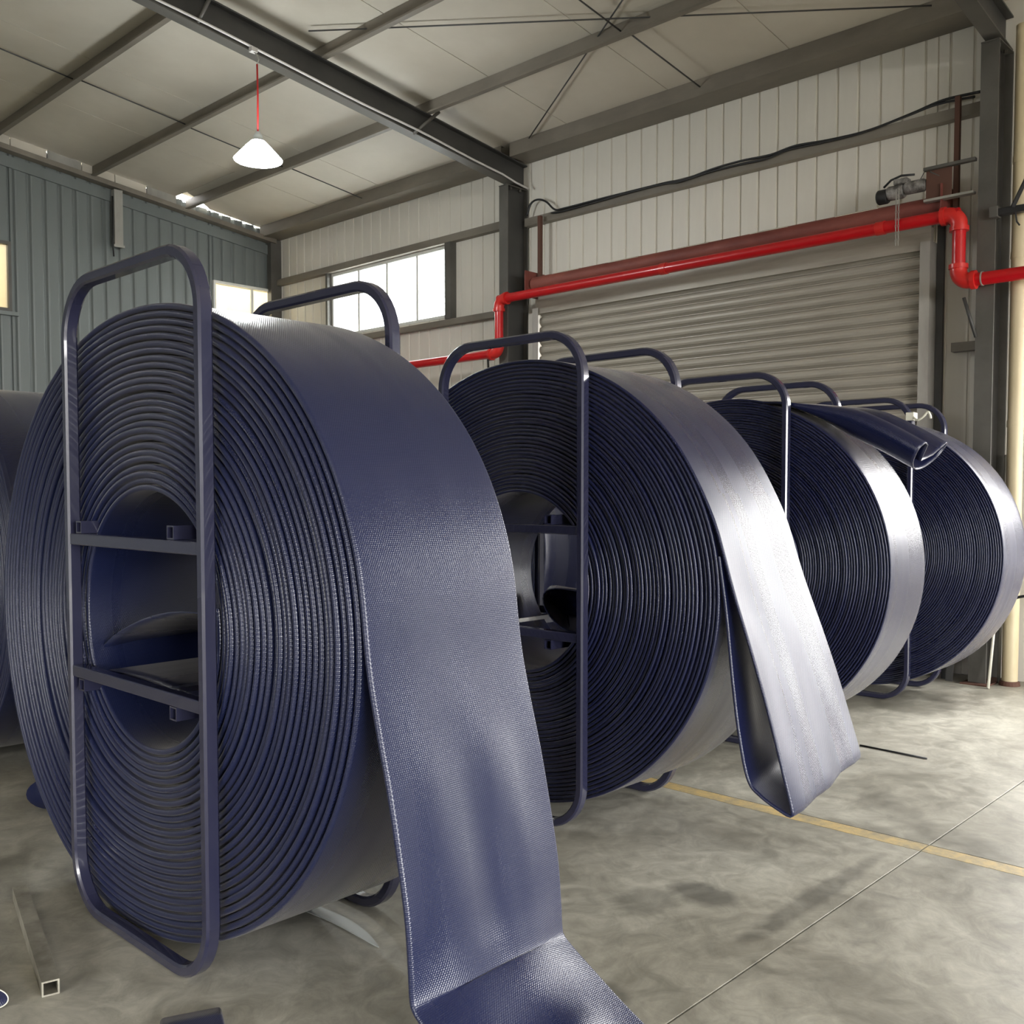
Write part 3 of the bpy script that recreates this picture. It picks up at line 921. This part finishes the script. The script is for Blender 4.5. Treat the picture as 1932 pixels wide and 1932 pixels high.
rod('floor_cable', catmull([(7.80, 2.42, .62), (7.80, 2.33, .66), (7.80, 2.24, .70), (7.80, 2.05, .72), (7.9, 1.85, .66)]), .010, 'dark cable crossing the cream pipe low at the right edge', None, 'black', 'cable')

# ------------------------------------------------------------------ hose reels
NFL, NE = 11, 5


def profile(w, t):
    """flattened hose section (u across, n outward), rounded folded edges"""
    us = [(w - t) * q for q in np.linspace(-1, 1, NFL)]
    top = [(u, t) for u in us]
    right = [((w - t) + t * math.sin(a), t * math.cos(a)) for a in np.linspace(0, math.pi, NE + 2)[1:-1]]
    bot = [(u, -t) for u in us[::-1]]
    left = [(-(w - t) - t * math.sin(a), -t * math.cos(a)) for a in np.linspace(0, math.pi, NE + 2)[1:-1]]
    return np.array(top + right + bot + left)


def sec_normals(S):
    """vertex normals of a swept skin, so that coil and tail meet without a seam"""
    S = np.asarray(S, float)
    a = np.gradient(S, axis=0)
    b = np.roll(S, -1, 1) - np.roll(S, 1, 1)
    n = np.cross(b, a)
    n /= np.maximum(np.linalg.norm(n, axis=2), 1e-9)[..., None]
    if ((S - S.mean(1, keepdims=True)) * n).sum() < 0:
        n = -n
    return n


def joined(path, k, xc, w, t, xo, und, warp=None):
    """sections and normals of coil + tail, cut at index k"""
    S = sections(path, xc, w, t, 1, xo, und)
    if warp is not None:
        S[k:] = warp(S[k:])
    N = sec_normals(S)
    return (S[:k + 1], N[:k + 1]), (S[k:], N[k:])


def loft(name, secs, material, parent, cap=(True, True), u0=0.0, normals=None):
    """skin closed sections (M,N,3) into one mesh with UVs in metres"""
    S = np.asarray(secs, float)
    Mn, N = S.shape[:2]
    g0 = np.cross(np.roll(S, -1, 1) - np.roll(S, 1, 1), np.gradient(S, axis=0))
    if ((S - S.mean(1, keepdims=True)) * g0).sum() < 0:      # keep faces pointing outward
        S = S[:, ::-1]
        normals = None if normals is None else np.asarray(normals)[:, ::-1]
    b = np.array(BASE[parent.name])
    verts = (S - b).reshape(-1, 3)
    i = np.arange(Mn - 1)[:, None] * N
    k = np.arange(N)[None, :]
    k2 = (k + 1) % N
    quads = np.stack([i + k, i + k2, i + N + k2, i + N + k], -1).reshape(-1, 4)
    nq = len(quads)
    caps = []
    if cap[0]:
        caps.append(np.arange(N)[::-1])
    if cap[1]:
        caps.append((Mn - 1) * N + np.arange(N))
    loops = np.concatenate([quads.ravel()] + caps).astype(np.int32)
    starts = np.concatenate([np.arange(nq) * 4] + [[nq * 4 + j * N] for j in range(len(caps))]).astype(np.int32)
    me = bpy.data.meshes.new(name)
    me.vertices.add(len(verts))
    me.vertices.foreach_set('co', verts.ravel())
    me.loops.add(len(loops))
    me.loops.foreach_set('vertex_index', loops)
    me.polygons.add(len(starts))
    me.polygons.foreach_set('loop_start', starts)
    me.polygons.foreach_set('use_smooth', np.ones(len(starts), bool))
    me.update(calc_edges=True)
    # uv
    cen = S.mean(1)
    ul = u0 + np.concatenate([[0], np.cumsum(np.linalg.norm(np.diff(cen, axis=0), axis=1))])
    per = np.linalg.norm(np.diff(np.concatenate([S[:, :], S[:, :1]], 1), axis=1), axis=2)[Mn // 2]
    vl = np.concatenate([[0], np.cumsum(per)])
    uq = np.empty((nq, 4, 2))
    ii = np.repeat(np.arange(Mn - 1), N)
    kk = np.tile(np.arange(N), Mn - 1)
    uq[:, 0] = np.stack([ul[ii], vl[kk]], -1)
    uq[:, 1] = np.stack([ul[ii], vl[kk + 1]], -1)
    uq[:, 2] = np.stack([ul[ii + 1], vl[kk + 1]], -1)
    uq[:, 3] = np.stack([ul[ii + 1], vl[kk]], -1)
    uvs = np.concatenate([uq.reshape(-1, 2)] + [np.zeros((N, 2))] * len(caps))
    lay = me.uv_layers.new(name='UVMap')
    lay.data.foreach_set('uv', uvs.ravel())
    me.materials.append(M[material])
    if normals is not None:
        me.normals_split_custom_set_from_vertices(np.asarray(normals).reshape(-1, 3).tolist())
    o = bpy.data.objects.new(name, me)
    scene.collection.objects.link(o)
    o.parent = parent
    BASE[o.name] = tuple(b)
    return o, ul[-1]


def sections(path, xc, w, t, side, xoff=None, und=None, wscale=None):
    """sweep the flat section along a YZ path; side = which way is outward"""
    path = np.asarray(path, float)
    tg = np.gradient(path, axis=0)
    tg /= np.linalg.norm(tg, axis=1)[:, None]
    nr = np.stack([tg[:, 1], -tg[:, 0]], -1) * side
    pf = profile(w, t)
    Mn = len(path)
    out = np.empty((Mn, len(pf), 3))
    xo = np.zeros(Mn) if xoff is None else xoff
    ws = np.ones(Mn) if wscale is None else wscale
    nn = np.repeat(pf[None, :, 1], Mn, 0)
    if und is not None:
        nn = nn + und
    out[:, :, 0] = xc + xo[:, None] + pf[None, :, 0] * ws[:, None]
    out[:, :, 1] = path[:, 0:1] + nr[:, 0:1] * nn
    out[:, :, 2] = path[:, 1:2] + nr[:, 1:2] * nn
    return out


def outline(pts, c):
    """smooth polar outline r(theta) from measured (y,z) points, Fourier order 4"""
    p = np.array(pts) - np.array(c)
    th, r = np.arctan2(p[:, 1], p[:, 0]), np.hypot(p[:, 0], p[:, 1])
    def basis(a): return np.stack([np.ones_like(a)] + [f(k * a) for k in (1, 2, 3) for f in (np.cos, np.sin)], -1)
    A = basis(th)
    co = np.linalg.solve(A.T @ A + np.diag([0, 0, 0, .002, .002, .02, .02]), A.T @ r)
    return lambda a: basis(a) @ co


def ellipse(a, b): return lambda th: a * b / np.sqrt((b * np.cos(th)) ** 2 + (a * np.sin(th)) ** 2)


def spiral(c_in, r_in, c_out, r_out, turns, end_deg, seg, direction=1, jit=.12):
    n = int(turns * seg)
    th_end = math.radians(end_deg)
    k = np.arange(n + 1)
    th = th_end - direction * 2 * math.pi * (n - k) / seg
    s = k / n
    ro, ri = r_out(th), r_in(th)
    pitch = (ro - ri) / turns
    jt = RNG.uniform(-1, 1, int(turns) + 4)
    tt = s * turns
    ti = np.floor(tt).astype(int)
    fr_ = tt - ti
    fr_ = fr_ * fr_ * (3 - 2 * fr_)
    base = (jt[ti] * (1 - fr_) + jt[ti + 1] * fr_) * np.clip((turns - tt - 1.6) / 2, 0, 1)
    r = ri + (ro - ri) * s + base * jit * pitch
    cy = c_in[0] + (c_out[0] - c_in[0]) * s
    cz = c_in[1] + (c_out[1] - c_in[1]) * s
    return np.stack([cy + r * np.cos(th), cz + r * np.sin(th)], -1), tt


def xjitter(tt, amp):
    n = int(tt[-1] * 7) + 8
    a = RNG.normal(0, 1, n)
    b = RNG.normal(0, 1, int(tt[-1]) + 4)
    return amp * (.55 * np.interp(tt * 7, np.arange(n), a) + .8 * np.interp(tt, np.arange(len(b)), b)) * np.minimum(1, (tt[-1] - tt) * 2 + .15)


def hoop(parent, x0, x1, y0, y1, h, rungs):
    """rounded rectangular hoop of square tube in the YZ plane"""
    R, wd = .19, .037
    pts = []
    def corner(cy, cz, a0):
        return [(cy + R * math.cos(math.radians(a0 + 90 * i / 10)), cz + R * math.sin(math.radians(a0 + 90 * i / 10))) for i in range(11)]
    a, b, c, d = y0 + wd / 2 + R, y1 - wd / 2 - R, wd / 2 + R, h - wd / 2 - R
    pts = corner(b, d, 0) + corner(a, d, 90) + corner(a, c, 180) + corner(b, c, 270)
    P_ = np.array(pts)
    n = len(P_)
    tg = np.roll(P_, -1, 0) - np.roll(P_, 1, 0)
    tg /= np.linalg.norm(tg, axis=1)[:, None]
    nr = np.stack([tg[:, 1], -tg[:, 0]], -1)
    xm, hx, hw, bv = (x0 + x1) / 2, (x1 - x0) / 2, wd / 2, .007
    sec = [(-hx + bv, hw), (hx - bv, hw), (hx, hw - bv), (hx, -hw + bv), (hx - bv, -hw), (-hx + bv, -hw), (-hx, -hw + bv), (-hx, hw - bv)]
    v, f = [], []
    for i in range(n):
        for x, q in sec:
            v.append((xm + x, P_[i, 0] + nr[i, 0] * q, P_[i, 1] + nr[i, 1] * q))
    k = len(sec)
    for i in range(n):
        j = (i + 1) % n
        for q in range(k):
            q2 = (q + 1) % k
            f.append((i * k + q, j * k + q, j * k + q2, i * k + q2))
    o = MB().add(v, f).build('hoop', 'frame', parent)
    smooth_by_angle(o, 40)
    for z in rungs:
        MB().box(x0 + .004, x1 - .004, y0 + wd - .002, y1 - wd + .002, z - .020, z + .020, .004).build('rung', 'frame', o)
    return o


def reel_frame(x0, x1, y0, y1, h, label, rungs=(1.305, .845), dx=.046):
    e = empty('reel_frame', ((x0 + x1) / 2, (y0 + y1) / 2, 0), label, 'reel frame', 'tall tube frames holding the hose coils')
    hoop(e, x0, x0 + dx, y0, y1, h, rungs)
    hoop(e, x1 - dx, x1, y0, y1, h, rungs)
    for z in (rungs[0] + .042, rungs[1] - .043):
        for yy in (y0 + .20, y1 - .10):
            # hollow square cross tube
            a, b = .021, .016
            pr_o = [(yy - a, z - a), (yy + a, z - a), (yy + a, z + a), (yy - a, z + a)]
            pr_i = [(yy - b, z - b), (yy + b, z - b), (yy + b, z + b), (yy - b, z + b)]
            xa, xb_ = x0 + .008, x1 - .008
            v = [(xa, *p) for p in pr_o] + [(xb_, *p) for p in pr_o] + [(xa, *p) for p in pr_i] + [(xb_, *p) for p in pr_i]
            f = []
            for q in range(4):
                r_ = (q + 1) % 4
                f += [(q, 4 + q, 4 + r_, r_), (8 + q, 8 + r_, 12 + r_, 12 + q), (q, r_, 8 + r_, 8 + q), (4 + q, 12 + q, 12 + r_, 4 + r_)]
            MB().add(v, f).build('cross_tube', 'frame', e)
    return e


def dense(pts, step=.012):
    p = np.array(catmull([(*q, 0) for q in pts], 24))[:, :2]
    d = np.concatenate([[0], np.cumsum(np.linalg.norm(np.diff(p, axis=0), axis=1))])
    s = np.arange(0, d[-1], step)
    return np.stack([np.interp(s, d, p[:, i]) for i in (0, 1)], -1)


def undulate(path, w, t, amp, seed, fade=None):
    """gentle lengthwise waviness of both faces of a loose hose"""
    rg = np.random.default_rng(seed)
    pf = profile(w, t)
    n = len(path)
    u = np.zeros((n, len(pf)))
    q = np.linspace(0, 1, NFL)
    sl = np.linspace(0, 1, n)
    field = np.zeros((n, NFL))
    for h in range(1, 6):
        kn = rg.normal(0, 1, 9)
        co = np.interp(sl, np.linspace(0, 1, 9), kn)
        co = np.convolve(np.pad(co, 12, 'edge'), np.ones(25) / 25, 'valid')
        field += (co[:, None] * np.sin(math.pi * h * q)[None, :]) * (.8 if h > 1 else .5)
    u[:, :NFL] += amp * field
    u[:, NFL + NE:2 * NFL + NE] += amp * field[:, ::-1]
    if fade is not None:
        u *= fade[:, None]
    return u


def resample(p, step):
    p = np.array(catmull([(*q, 0) for q in p], 12))[:, :2]
    d = np.concatenate([[0], np.cumsum(np.linalg.norm(np.diff(p, axis=0), axis=1))])
    q = np.linspace(0, d[-1], int(d[-1] / step) + 1)
    return np.stack([np.interp(q, d, p[:, i]) for i in (0, 1)], -1)


def make_hose(parent, pc, tt, tail_pts, und_seed, amp, xc, w, t, jit, material, fold=None, warp=None):
    """one hose: wound coil, then a loose tail that leaves it without a step"""
    m = 46                                   # coil samples re-sampled together with the tail
    joint = pc[-1]
    fine = resample(np.concatenate([pc[-m:-1:3], [joint], np.array(tail_pts)]), .012)
    kj = int(np.argmin(np.hypot(*(fine - joint).T)))
    ker = np.exp(-np.linspace(-2, 2, 25) ** 2)
    ker /= ker.sum()
    sm = np.stack([np.convolve(np.pad(fine[:, i], 12, 'edge'), ker, 'valid') for i in (0, 1)], -1)
    idx = np.arange(len(fine))
    wgt = np.exp(-((idx - kj) / 22.0) ** 4)[:, None]
    fine = fine * (1 - wgt) + sm * wgt
    path = np.concatenate([pc[:-m], fine])
    k = len(pc) - m + kj
    xj = xjitter(tt, jit)
    xo = np.concatenate([xj[:-m], xj[-m] * np.clip(1 - np.arange(len(fine)) / 40, 0, 1)])
    tl = path[k:]
    un = undulate(tl, w, t, amp, und_seed, np.clip(np.arange(len(tl)) / 40, 0, 1) ** 2)
    if fold is not None:
        un = fold(tl, un)
    u = np.concatenate([np.zeros((k, un.shape[1])), un])
    (S1, N1), (S2, N2) = joined(path, k, xc, w, t, xo, u, warp)
    _, ue = loft('coil', S1, material, parent, (True, False), 0, N1)
    loft('tail', S2, material, parent, (False, True), ue, N2)


HOSE_GROUP = 'navy lay-flat hoses wound on the reels'
# ---- reel 1
reel_frame(1.42, 2.16, 2.56, 3.505, 2.195, 'tall navy tube frame of the nearest hose reel')
h1 = empty('layflat_hose', (1.77, 3.03, 0), 'huge nearest coil of navy lay-flat hose with its tail hanging to the floor', 'hose', HOSE_GROUP)
out1 = [(4.332, 1.09), (4.251, 1.528), (3.774, 1.916), (3.40, 2.06), (3.053, 2.08), (2.846, 2.053), (2.276, 1.763), (2.022, 1.479), (1.918, 1.245), (1.92, 1.049), (2.009, .767), (2.277, .347), (2.557, .115), (2.62, .084), (2.734, .038), (2.978, .0), (3.307, -.01), (3.558, .028), (3.868, .114), (4.07, .257), (4.223, .488)]
fx = 1.475 / 1.5
out1 = [(y * fx, 1.47 - (1.47 - z) * fx) for y, z in out1]
W1, T1 = .274, .0098
XC1 = 1.758
c1 = (3.05, 1.055)
r1o = outline(out1, c1)
def r1out(th): return r1o(th) - T1
p1, tt1 = spiral((3.035, 1.05), ellipse(.44, .415), c1, r1out, 26, 170, 132)


def fold1(tl, und):
    """crease near the floor with a puffed fold below it"""
    d = np.concatenate([[0], np.cumsum(np.linalg.norm(np.diff(tl, axis=0), axis=1))])
    zc = int(np.argmin(np.abs(tl[:, 1] - .25) + 9 * (tl[:, 0] > 1.8)))
    dd = d - d[zc]
    puff = np.exp(-((dd - .03) / .13) ** 2) * .050
    ridge = np.exp(-((dd - .26) / .07) ** 2) * .030
    q = np.linspace(-1, 1, NFL)
    und[:, :NFL] += puff[:, None] * (1 - q ** 2) ** 1.3 + ridge[:, None] * np.exp(-((q - .25) / .4) ** 2) * (1 - q ** 2)
    return und


make_hose(h1, p1, tt1, [(1.898, 1.05), (1.862, .90), (1.82, .75), (1.785, .60), (1.757, .46), (1.745, .34), (1.741, .275), (1.733, .248), (1.705, .226), (1.62, .178), (1.50, .115), (1.36, .058), (1.2, .022), (1.0, .014), (.7, .013)],
          3, .0045, XC1, W1, T1, .0045, 'hose', fold1)


def mouth_tube(parent, rings, material, wall=.008, depth=.8):
    """short open hose end: outer skin, rim, inner skin (rings from mouth to root)"""
    outer = [np.array(r, float) for r in rings]
    inner = []
    for r in outer:
        c = r.mean(0)
        dvec = r - c
        ln = np.linalg.norm(dvec, axis=1)[:, None]
        inner.append(r - dvec / np.maximum(ln, 1e-6) * wall)
    seq = [inner[k] for k in range(len(rings) - 1, -1, -1)] + outer
    return loft('inner_end', np.array(seq), material, parent, (True, True))[0]


def lens(x, ya, yb_, zlo, zhi, sag=0.0, n=28, tip=.5):
    """lens-shaped ring in a plane of constant X from yb_ (left corner) to ya (right corner)"""
    pts = []
    h = n // 2
    for i in range(h):
        t = i / h
        s = math.sin(math.pi * t) ** tip
        pts.append((x, yb_ + (ya - yb_) * t, (zlo + zhi) / 2 + (zhi - zlo) / 2 * s))
    for i in range(h):
        t = 1 - i / h
        s = math.sin(math.pi * t) ** tip
        pts.append((x, yb_ + (ya - yb_) * t, (zlo + zhi) / 2 - (zhi - zlo) / 2 * s))
    return pts


rings = []
for f in np.linspace(0, 1, 9):
    x = 1.53 + .42 * f
    top = [(x, 3.455 - .85 * q + .04 * f, .925 + (.17 - .07 * f) * math.sin(min(1, q * 1.15) * 1.75) ** .85) for q in np.linspace(0, 1, 13)]
    bot = [(x, 3.50 - .89 * q + .04 * f, .834 + .008 * math.sin(q * 6)) for q in np.linspace(1, 0, 13)]
    left = [(x, 3.488 + .04 * f, .866), (x, 3.470 + .04 * f, .900)]
    rings.append(top + bot + left)
mouth_tube(h1, rings, 'hose')

# ---- reel 2
reel_frame(3.20, 3.935, 2.63, 3.53, 2.16, 'navy tube frame of the second hose reel from the left')
h2 = empty('layflat_hose', (3.55, 3.08, 0), 'second coil of dark navy hose with a pale shining slack loop hanging', 'hose', HOSE_GROUP)
W2, T2 = .285, .0073
XC2 = 3.56
p2, tt2 = spiral((3.08, 1.055), ellipse(.42, .405), (3.08, 1.055), (lambda th: ellipse(1.085, 1.01)(th) - T2), 35, 158, 128)


def warp2(S):
    """the loop hangs askew: its far edge is shorter than its near edge"""
    q = np.clip((1.2 - S[:, :, 2]) / .9, 0, 1)
    S[:, :, 2] += q * .19 * np.clip((S[:, :, 0] - 3.28) / .57, 0, 1) * .57
    return S


make_hose(h2, p2, tt2, [(2.034, 1.335), (1.952, 1.08), (1.87, .85), (1.80, .64), (1.735, .42), (1.703, .305), (1.708, .283), (1.74, .290), (1.83, .330), (1.885, .385), (1.925, .55), (1.955, .75), (1.985, 1.0), (2.02, 1.22)],
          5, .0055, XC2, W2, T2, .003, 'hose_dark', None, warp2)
rings = []
for f in np.linspace(0, 1, 9):
    cx, cy, cz = 3.46 + .30 * f, 2.88 + .28 * f, .935 + .0 * f
    rr = []
    for k in range(28):
        a = 2 * math.pi * k / 28
        rr.append((cx + .07 * math.cos(a), cy + (.27 - .05 * f) * math.cos(a), cz + (.105 - .03 * f) * math.sin(a) + .02 * math.cos(2 * a)))
    rings.append(rr)
mouth_tube(h2, rings, 'hose_dark')

# ---- reel 3
reel_frame(5.02, 5.705, 2.665, 3.53, 2.145, 'navy tube frame of the third hose reel from the left')
h3 = empty('layflat_hose', (5.36, 3.09, 0), 'third coil of dark navy hose with its open end sticking out at the top', 'hose', HOSE_GROUP)
W3, T3 = .230, .0062
XC3 = 5.315
p3, tt3 = spiral((3.09, 1.04), ellipse(.42, .405), (3.09, 1.04), (lambda th: ellipse(1.005, .97)(th) - T3), 39, 104, 112)
coil3, u_end = loft('coil', sections(p3, XC3, W3, T3, 1, xjitter(tt3, .0025)), 'hose_dark', h3, (True, False))
# stiff tail that rolls up into an M-shaped open mouth
end = p3[-1]
tpath = dense([tuple(p3[-8]), tuple(end), (2.70, 1.955), (2.45, 1.862), (2.20, 1.745), (1.99, 1.625)], .02)
k0 = int(np.argmin(np.hypot(*(tpath - end).T)))
tpath = np.concatenate([end[None], tpath[k0 + 1:]])
flat = sections(tpath, XC3, W3, T3, 1)
nS = len(tpath)
tg = np.gradient(tpath, axis=0)
tg /= np.linalg.norm(tg, axis=1)[:, None]
nr = np.stack([tg[:, 1], -tg[:, 0]], -1)
# mouth outline (u across, n up), 22 points: M-shaped top, rounded bottom
mouth = np.array([(-.185, .045), (-.150, .062), (-.095, .050), (-.060, -.030), (.07, .005), (.165, .072), (.182, .066), (.190, .048), (.186, .026), (.172, .004), (.150, -.016), (.110, -.040), (.060, -.062), (.0, -.076), (-.06, -.080), (-.12, -.068), (-.165, -.045), (-.182, -.028), (-.192, -.010), (-.198, .006), (-.199, .020), (-.195, .034)])
mouth = mouth * np.array([.86, 1.15])


def regroup(g, n):
    return np.stack([np.interp(np.linspace(0, 1, n), np.linspace(0, 1, len(g)), g[:, i]) for i in (0, 1)], -1)


mouth = np.concatenate([regroup(mouth[:6], NFL), mouth[6:11], regroup(mouth[11:17], NFL), mouth[17:22]])
S3 = []
for i in range(nS):
    f = min(1, max(0, (i / (nS - 1) - .05) / .6))
    f = f * f * (3 - 2 * f)
    q = np.empty((len(mouth), 3))
    q[:, 0] = XC3 - .03 * f + mouth[:, 0]
    q[:, 1] = tpath[i, 0] + nr[i, 0] * (mouth[:, 1] + .03)
    q[:, 2] = tpath[i, 1] + nr[i, 1] * (mouth[:, 1] + .03)
    S3.append(flat[i] * (1 - f) + q * f)
S3 = np.array(S3)
inner = []
for i in range(nS - 1, max(0, nS - 18), -1):
    r = S3[i]
    dv = np.roll(r, -1, 0) - np.roll(r, 1, 0)
    dv /= np.linalg.norm(dv, axis=1)[:, None]
    ax = np.array([0, tg[i, 0], tg[i, 1]])
    nrm = np.cross(dv, ax)
    if ((r - r.mean(0)) * nrm).sum() < 0:
        nrm = -nrm
    inner.append(r - nrm * .006)
loft('tail', np.concatenate([S3, np.array(inner)]), 'hose_dark', h3, (False, True), u_end)

# ---- reel 4
reel_frame(6.82, 7.475, 2.68, 3.53, 2.125, 'navy tube frame of the farthest hose reel with white tape on its post')
h4 = empty('layflat_hose', (7.15, 3.09, 0), 'farthest coil of dark navy hose beside the right column', 'hose', HOSE_GROUP)
W4, T4 = .235, .0062
XC4 = 7.125
p4, tt4 = spiral((3.09, 1.03), ellipse(.42, .405), (3.09, 1.03), (lambda th: ellipse(1.0, .962)(th) - T4), 39, 372, 112)
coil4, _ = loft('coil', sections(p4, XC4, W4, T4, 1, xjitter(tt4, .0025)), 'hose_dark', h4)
# tape tie on the post of the last reel
e = empty('tape_tie', (6.85, 2.70, 1.98), 'off-white tape tied round the post of the farthest reel', 'tape')
MB().box(6.812, 6.883, 2.672, 2.73, 1.955, 2.012, .006).build('band', 'white_tie', e)
MB().tube(catmull([(6.815, 2.675, 1.975), (6.80, 2.64, 1.955), (6.79, 2.60, 1.975), (6.79, 2.57, 2.005), (6.79, 2.555, 1.985), (6.79, 2.55, 1.96)]), .008, 8).build('loose_end', 'white_tie', e, True)
# scrap of black strap on top of the last coil
e = empty('black_strap', (7.1, 3.28, 2.0), 'crumpled black strap lying on top of the farthest coil', 'strap')
MB().add([(6.98, 3.46, 2.075), (7.02, 3.30, 2.012), (7.10, 3.18, 2.085), (7.12, 3.46, 2.085), (7.16, 3.30, 2.022), (7.22, 3.20, 2.095),
          (6.98, 3.46, 2.055), (7.02, 3.30, 1.998), (7.10, 3.17, 2.065), (7.12, 3.46, 2.065), (7.16, 3.30, 2.006), (7.22, 3.19, 2.075)],
         [(0, 3, 4, 1), (1, 4, 5, 2), (6, 7, 10, 9), (7, 8, 11, 10), (0, 1, 7, 6), (1, 2, 8, 7), (3, 9, 10, 4), (4, 10, 11, 5), (0, 6, 9, 3), (2, 5, 11, 8)]).build('strap', 'black', e)

# ---- fifth coil at the left edge
h5 = empty('layflat_hose', (2.1, 6.0, 0), 'navy hose coil cut off by the left edge behind the nearest reel', 'hose', HOSE_GROUP)
p5, tt5 = spiral((6.0, 1.04), ellipse(.42, .42), (6.0, 1.04), (lambda th: ellipse(1.02, 1.02)(th) - .009), 28, 372, 96)
loft('coil', sections(p5, 2.10, .31, .0085, 1, xjitter(tt5, .003)), 'hose', h5)

# ---- sixth reel, seen only through the hub of the second
reel_frame(5.25, 5.95, 5.25, 6.15, 2.10, 'tube frame behind, glimpsed through the hub of the second reel')
h6 = empty('layflat_hose', (5.6, 5.7, 0), 'dark hose coil behind, glimpsed through the hub of the second reel', 'hose', HOSE_GROUP)
p6, tt6 = spiral((5.7, 1.04), ellipse(.42, .42), (5.7, 1.04), (lambda th: ellipse(1.0, .99)(th) - .009), 28, 372, 72)
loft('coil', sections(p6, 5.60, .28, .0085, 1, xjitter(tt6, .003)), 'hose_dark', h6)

# loose hose end on the floor behind the nearest reel
e = empty('hose_offcut', (1.9, 4.8, 0), 'blue hose end lying on the floor behind the nearest coil', 'hose')
a, b = np.array([1.80, 4.62]), np.array([2.35, 5.35])
dr = (b - a) / np.linalg.norm(b - a)
sd = np.array([dr[1], -dr[0]])
S = []
for i, s in enumerate(np.linspace(0, 1, 14)):
    c = a + (b - a) * s
    hgt = .075 * (1 - .6 * s)
    wd = .12 + .05 * s
    S.append([(c[0] + sd[0] * wd * math.cos(q), c[1] + sd[1] * wd * math.cos(q), .004 + hgt * (1 + math.sin(q))) for q in np.linspace(0, 2 * math.pi, 23)[:-1]])
loft('hose_end', np.array(S), 'hose', e)

# ------------------------------------------------------------------ things on the floor in front
# steel tube offcut
e = empty('steel_tube_offcut', (1.2, 3.3, 0), 'bare steel square tube offcut lying on the floor at lower left', 'tube')
A, B_ = np.array([1.315, 3.70]), np.array([1.113, 2.91])
dr = (B_ - A) / np.linalg.norm(B_ - A)
sd = np.array([dr[1], -dr[0]])
v = []
for q, w_ in ((.024, 0), (.019, .005)):
    for end_ in (A, B_):
        for su, z in ((-1, w_), (1, w_), (1, .045 - w_), (-1, .045 - w_)):
            v.append((end_[0] + sd[0] * q * su, end_[1] + sd[1] * q * su, z + .001))
f = []
for q in range(4):
    r_ = (q + 1) % 4
    f += [(q, r_, 4 + r_, 4 + q), (8 + q, 12 + q, 12 + r_, 8 + r_), (q, 8 + q, 8 + r_, r_), (4 + q, 4 + r_, 12 + r_, 12 + q)]
MB().add(v, f).build('square_tube', 'offcut', e)
# blue hose sample at the bottom edge
e = empty('hose_sample', (1.3, 2.45, 0), 'flat blue hose sample on the floor at the bottom edge', 'hose')
S = []
a, b = np.array([1.325, 2.485]), np.array([1.12, 2.02])
dr = (b - a) / np.linalg.norm(b - a)
sd = np.array([-dr[1], dr[0]])
for s in np.linspace(0, 1, 12):
    c = a + (b - a) * s
    pf = profile(.082, .012)
    S.append([(c[0] + sd[0] * u_, c[1] + sd[1] * u_, .014 + .012 * math.sin(s * 3) * 0 + n_) for u_, n_ in pf])
loft('hose_piece', np.array(S), 'hose', e)
# open hose mouth at the lower left corner
e = empty('hose_offcut', (.95, 3.0, 0), 'open dark hose end with a pale rim at the lower left corner', 'hose')
rings = []
for f in np.linspace(0, 1, 8):
    c = np.array([.965 - .12 * f, 2.955 + .33 * f, .032])
    rings.append([(c[0] + .688 * .050 * math.cos(q), c[1] - .725 * .050 * math.cos(q), c[2] + .030 * math.sin(q)) for q in np.linspace(0, 2 * math.pi, 29)[:-1]])
mouth_tube(e, rings, 'hose_dark', .004)
rim = rings[0] + [rings[0][0]]
MB().tube([tuple(p) for p in rim], .0018, 6, cap=False).build('rim', 'white_tie', e, True)
# pale strip under reel 1
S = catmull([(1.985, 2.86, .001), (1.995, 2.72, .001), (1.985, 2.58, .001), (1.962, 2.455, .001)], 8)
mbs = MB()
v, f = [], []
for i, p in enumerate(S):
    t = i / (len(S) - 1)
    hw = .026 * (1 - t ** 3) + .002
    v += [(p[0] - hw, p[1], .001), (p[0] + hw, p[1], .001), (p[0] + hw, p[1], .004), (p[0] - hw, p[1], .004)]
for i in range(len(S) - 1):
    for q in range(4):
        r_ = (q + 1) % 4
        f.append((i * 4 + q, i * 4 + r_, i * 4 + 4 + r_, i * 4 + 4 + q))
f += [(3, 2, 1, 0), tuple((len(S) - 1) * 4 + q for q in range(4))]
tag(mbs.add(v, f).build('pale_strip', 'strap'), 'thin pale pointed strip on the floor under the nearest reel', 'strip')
rod('thin_rod', [(5.47, 2.42, .005), (5.447, 2.03, .005)], .005, 'thin dark rod lying on the floor right of the slack hose loop', None, 'black')
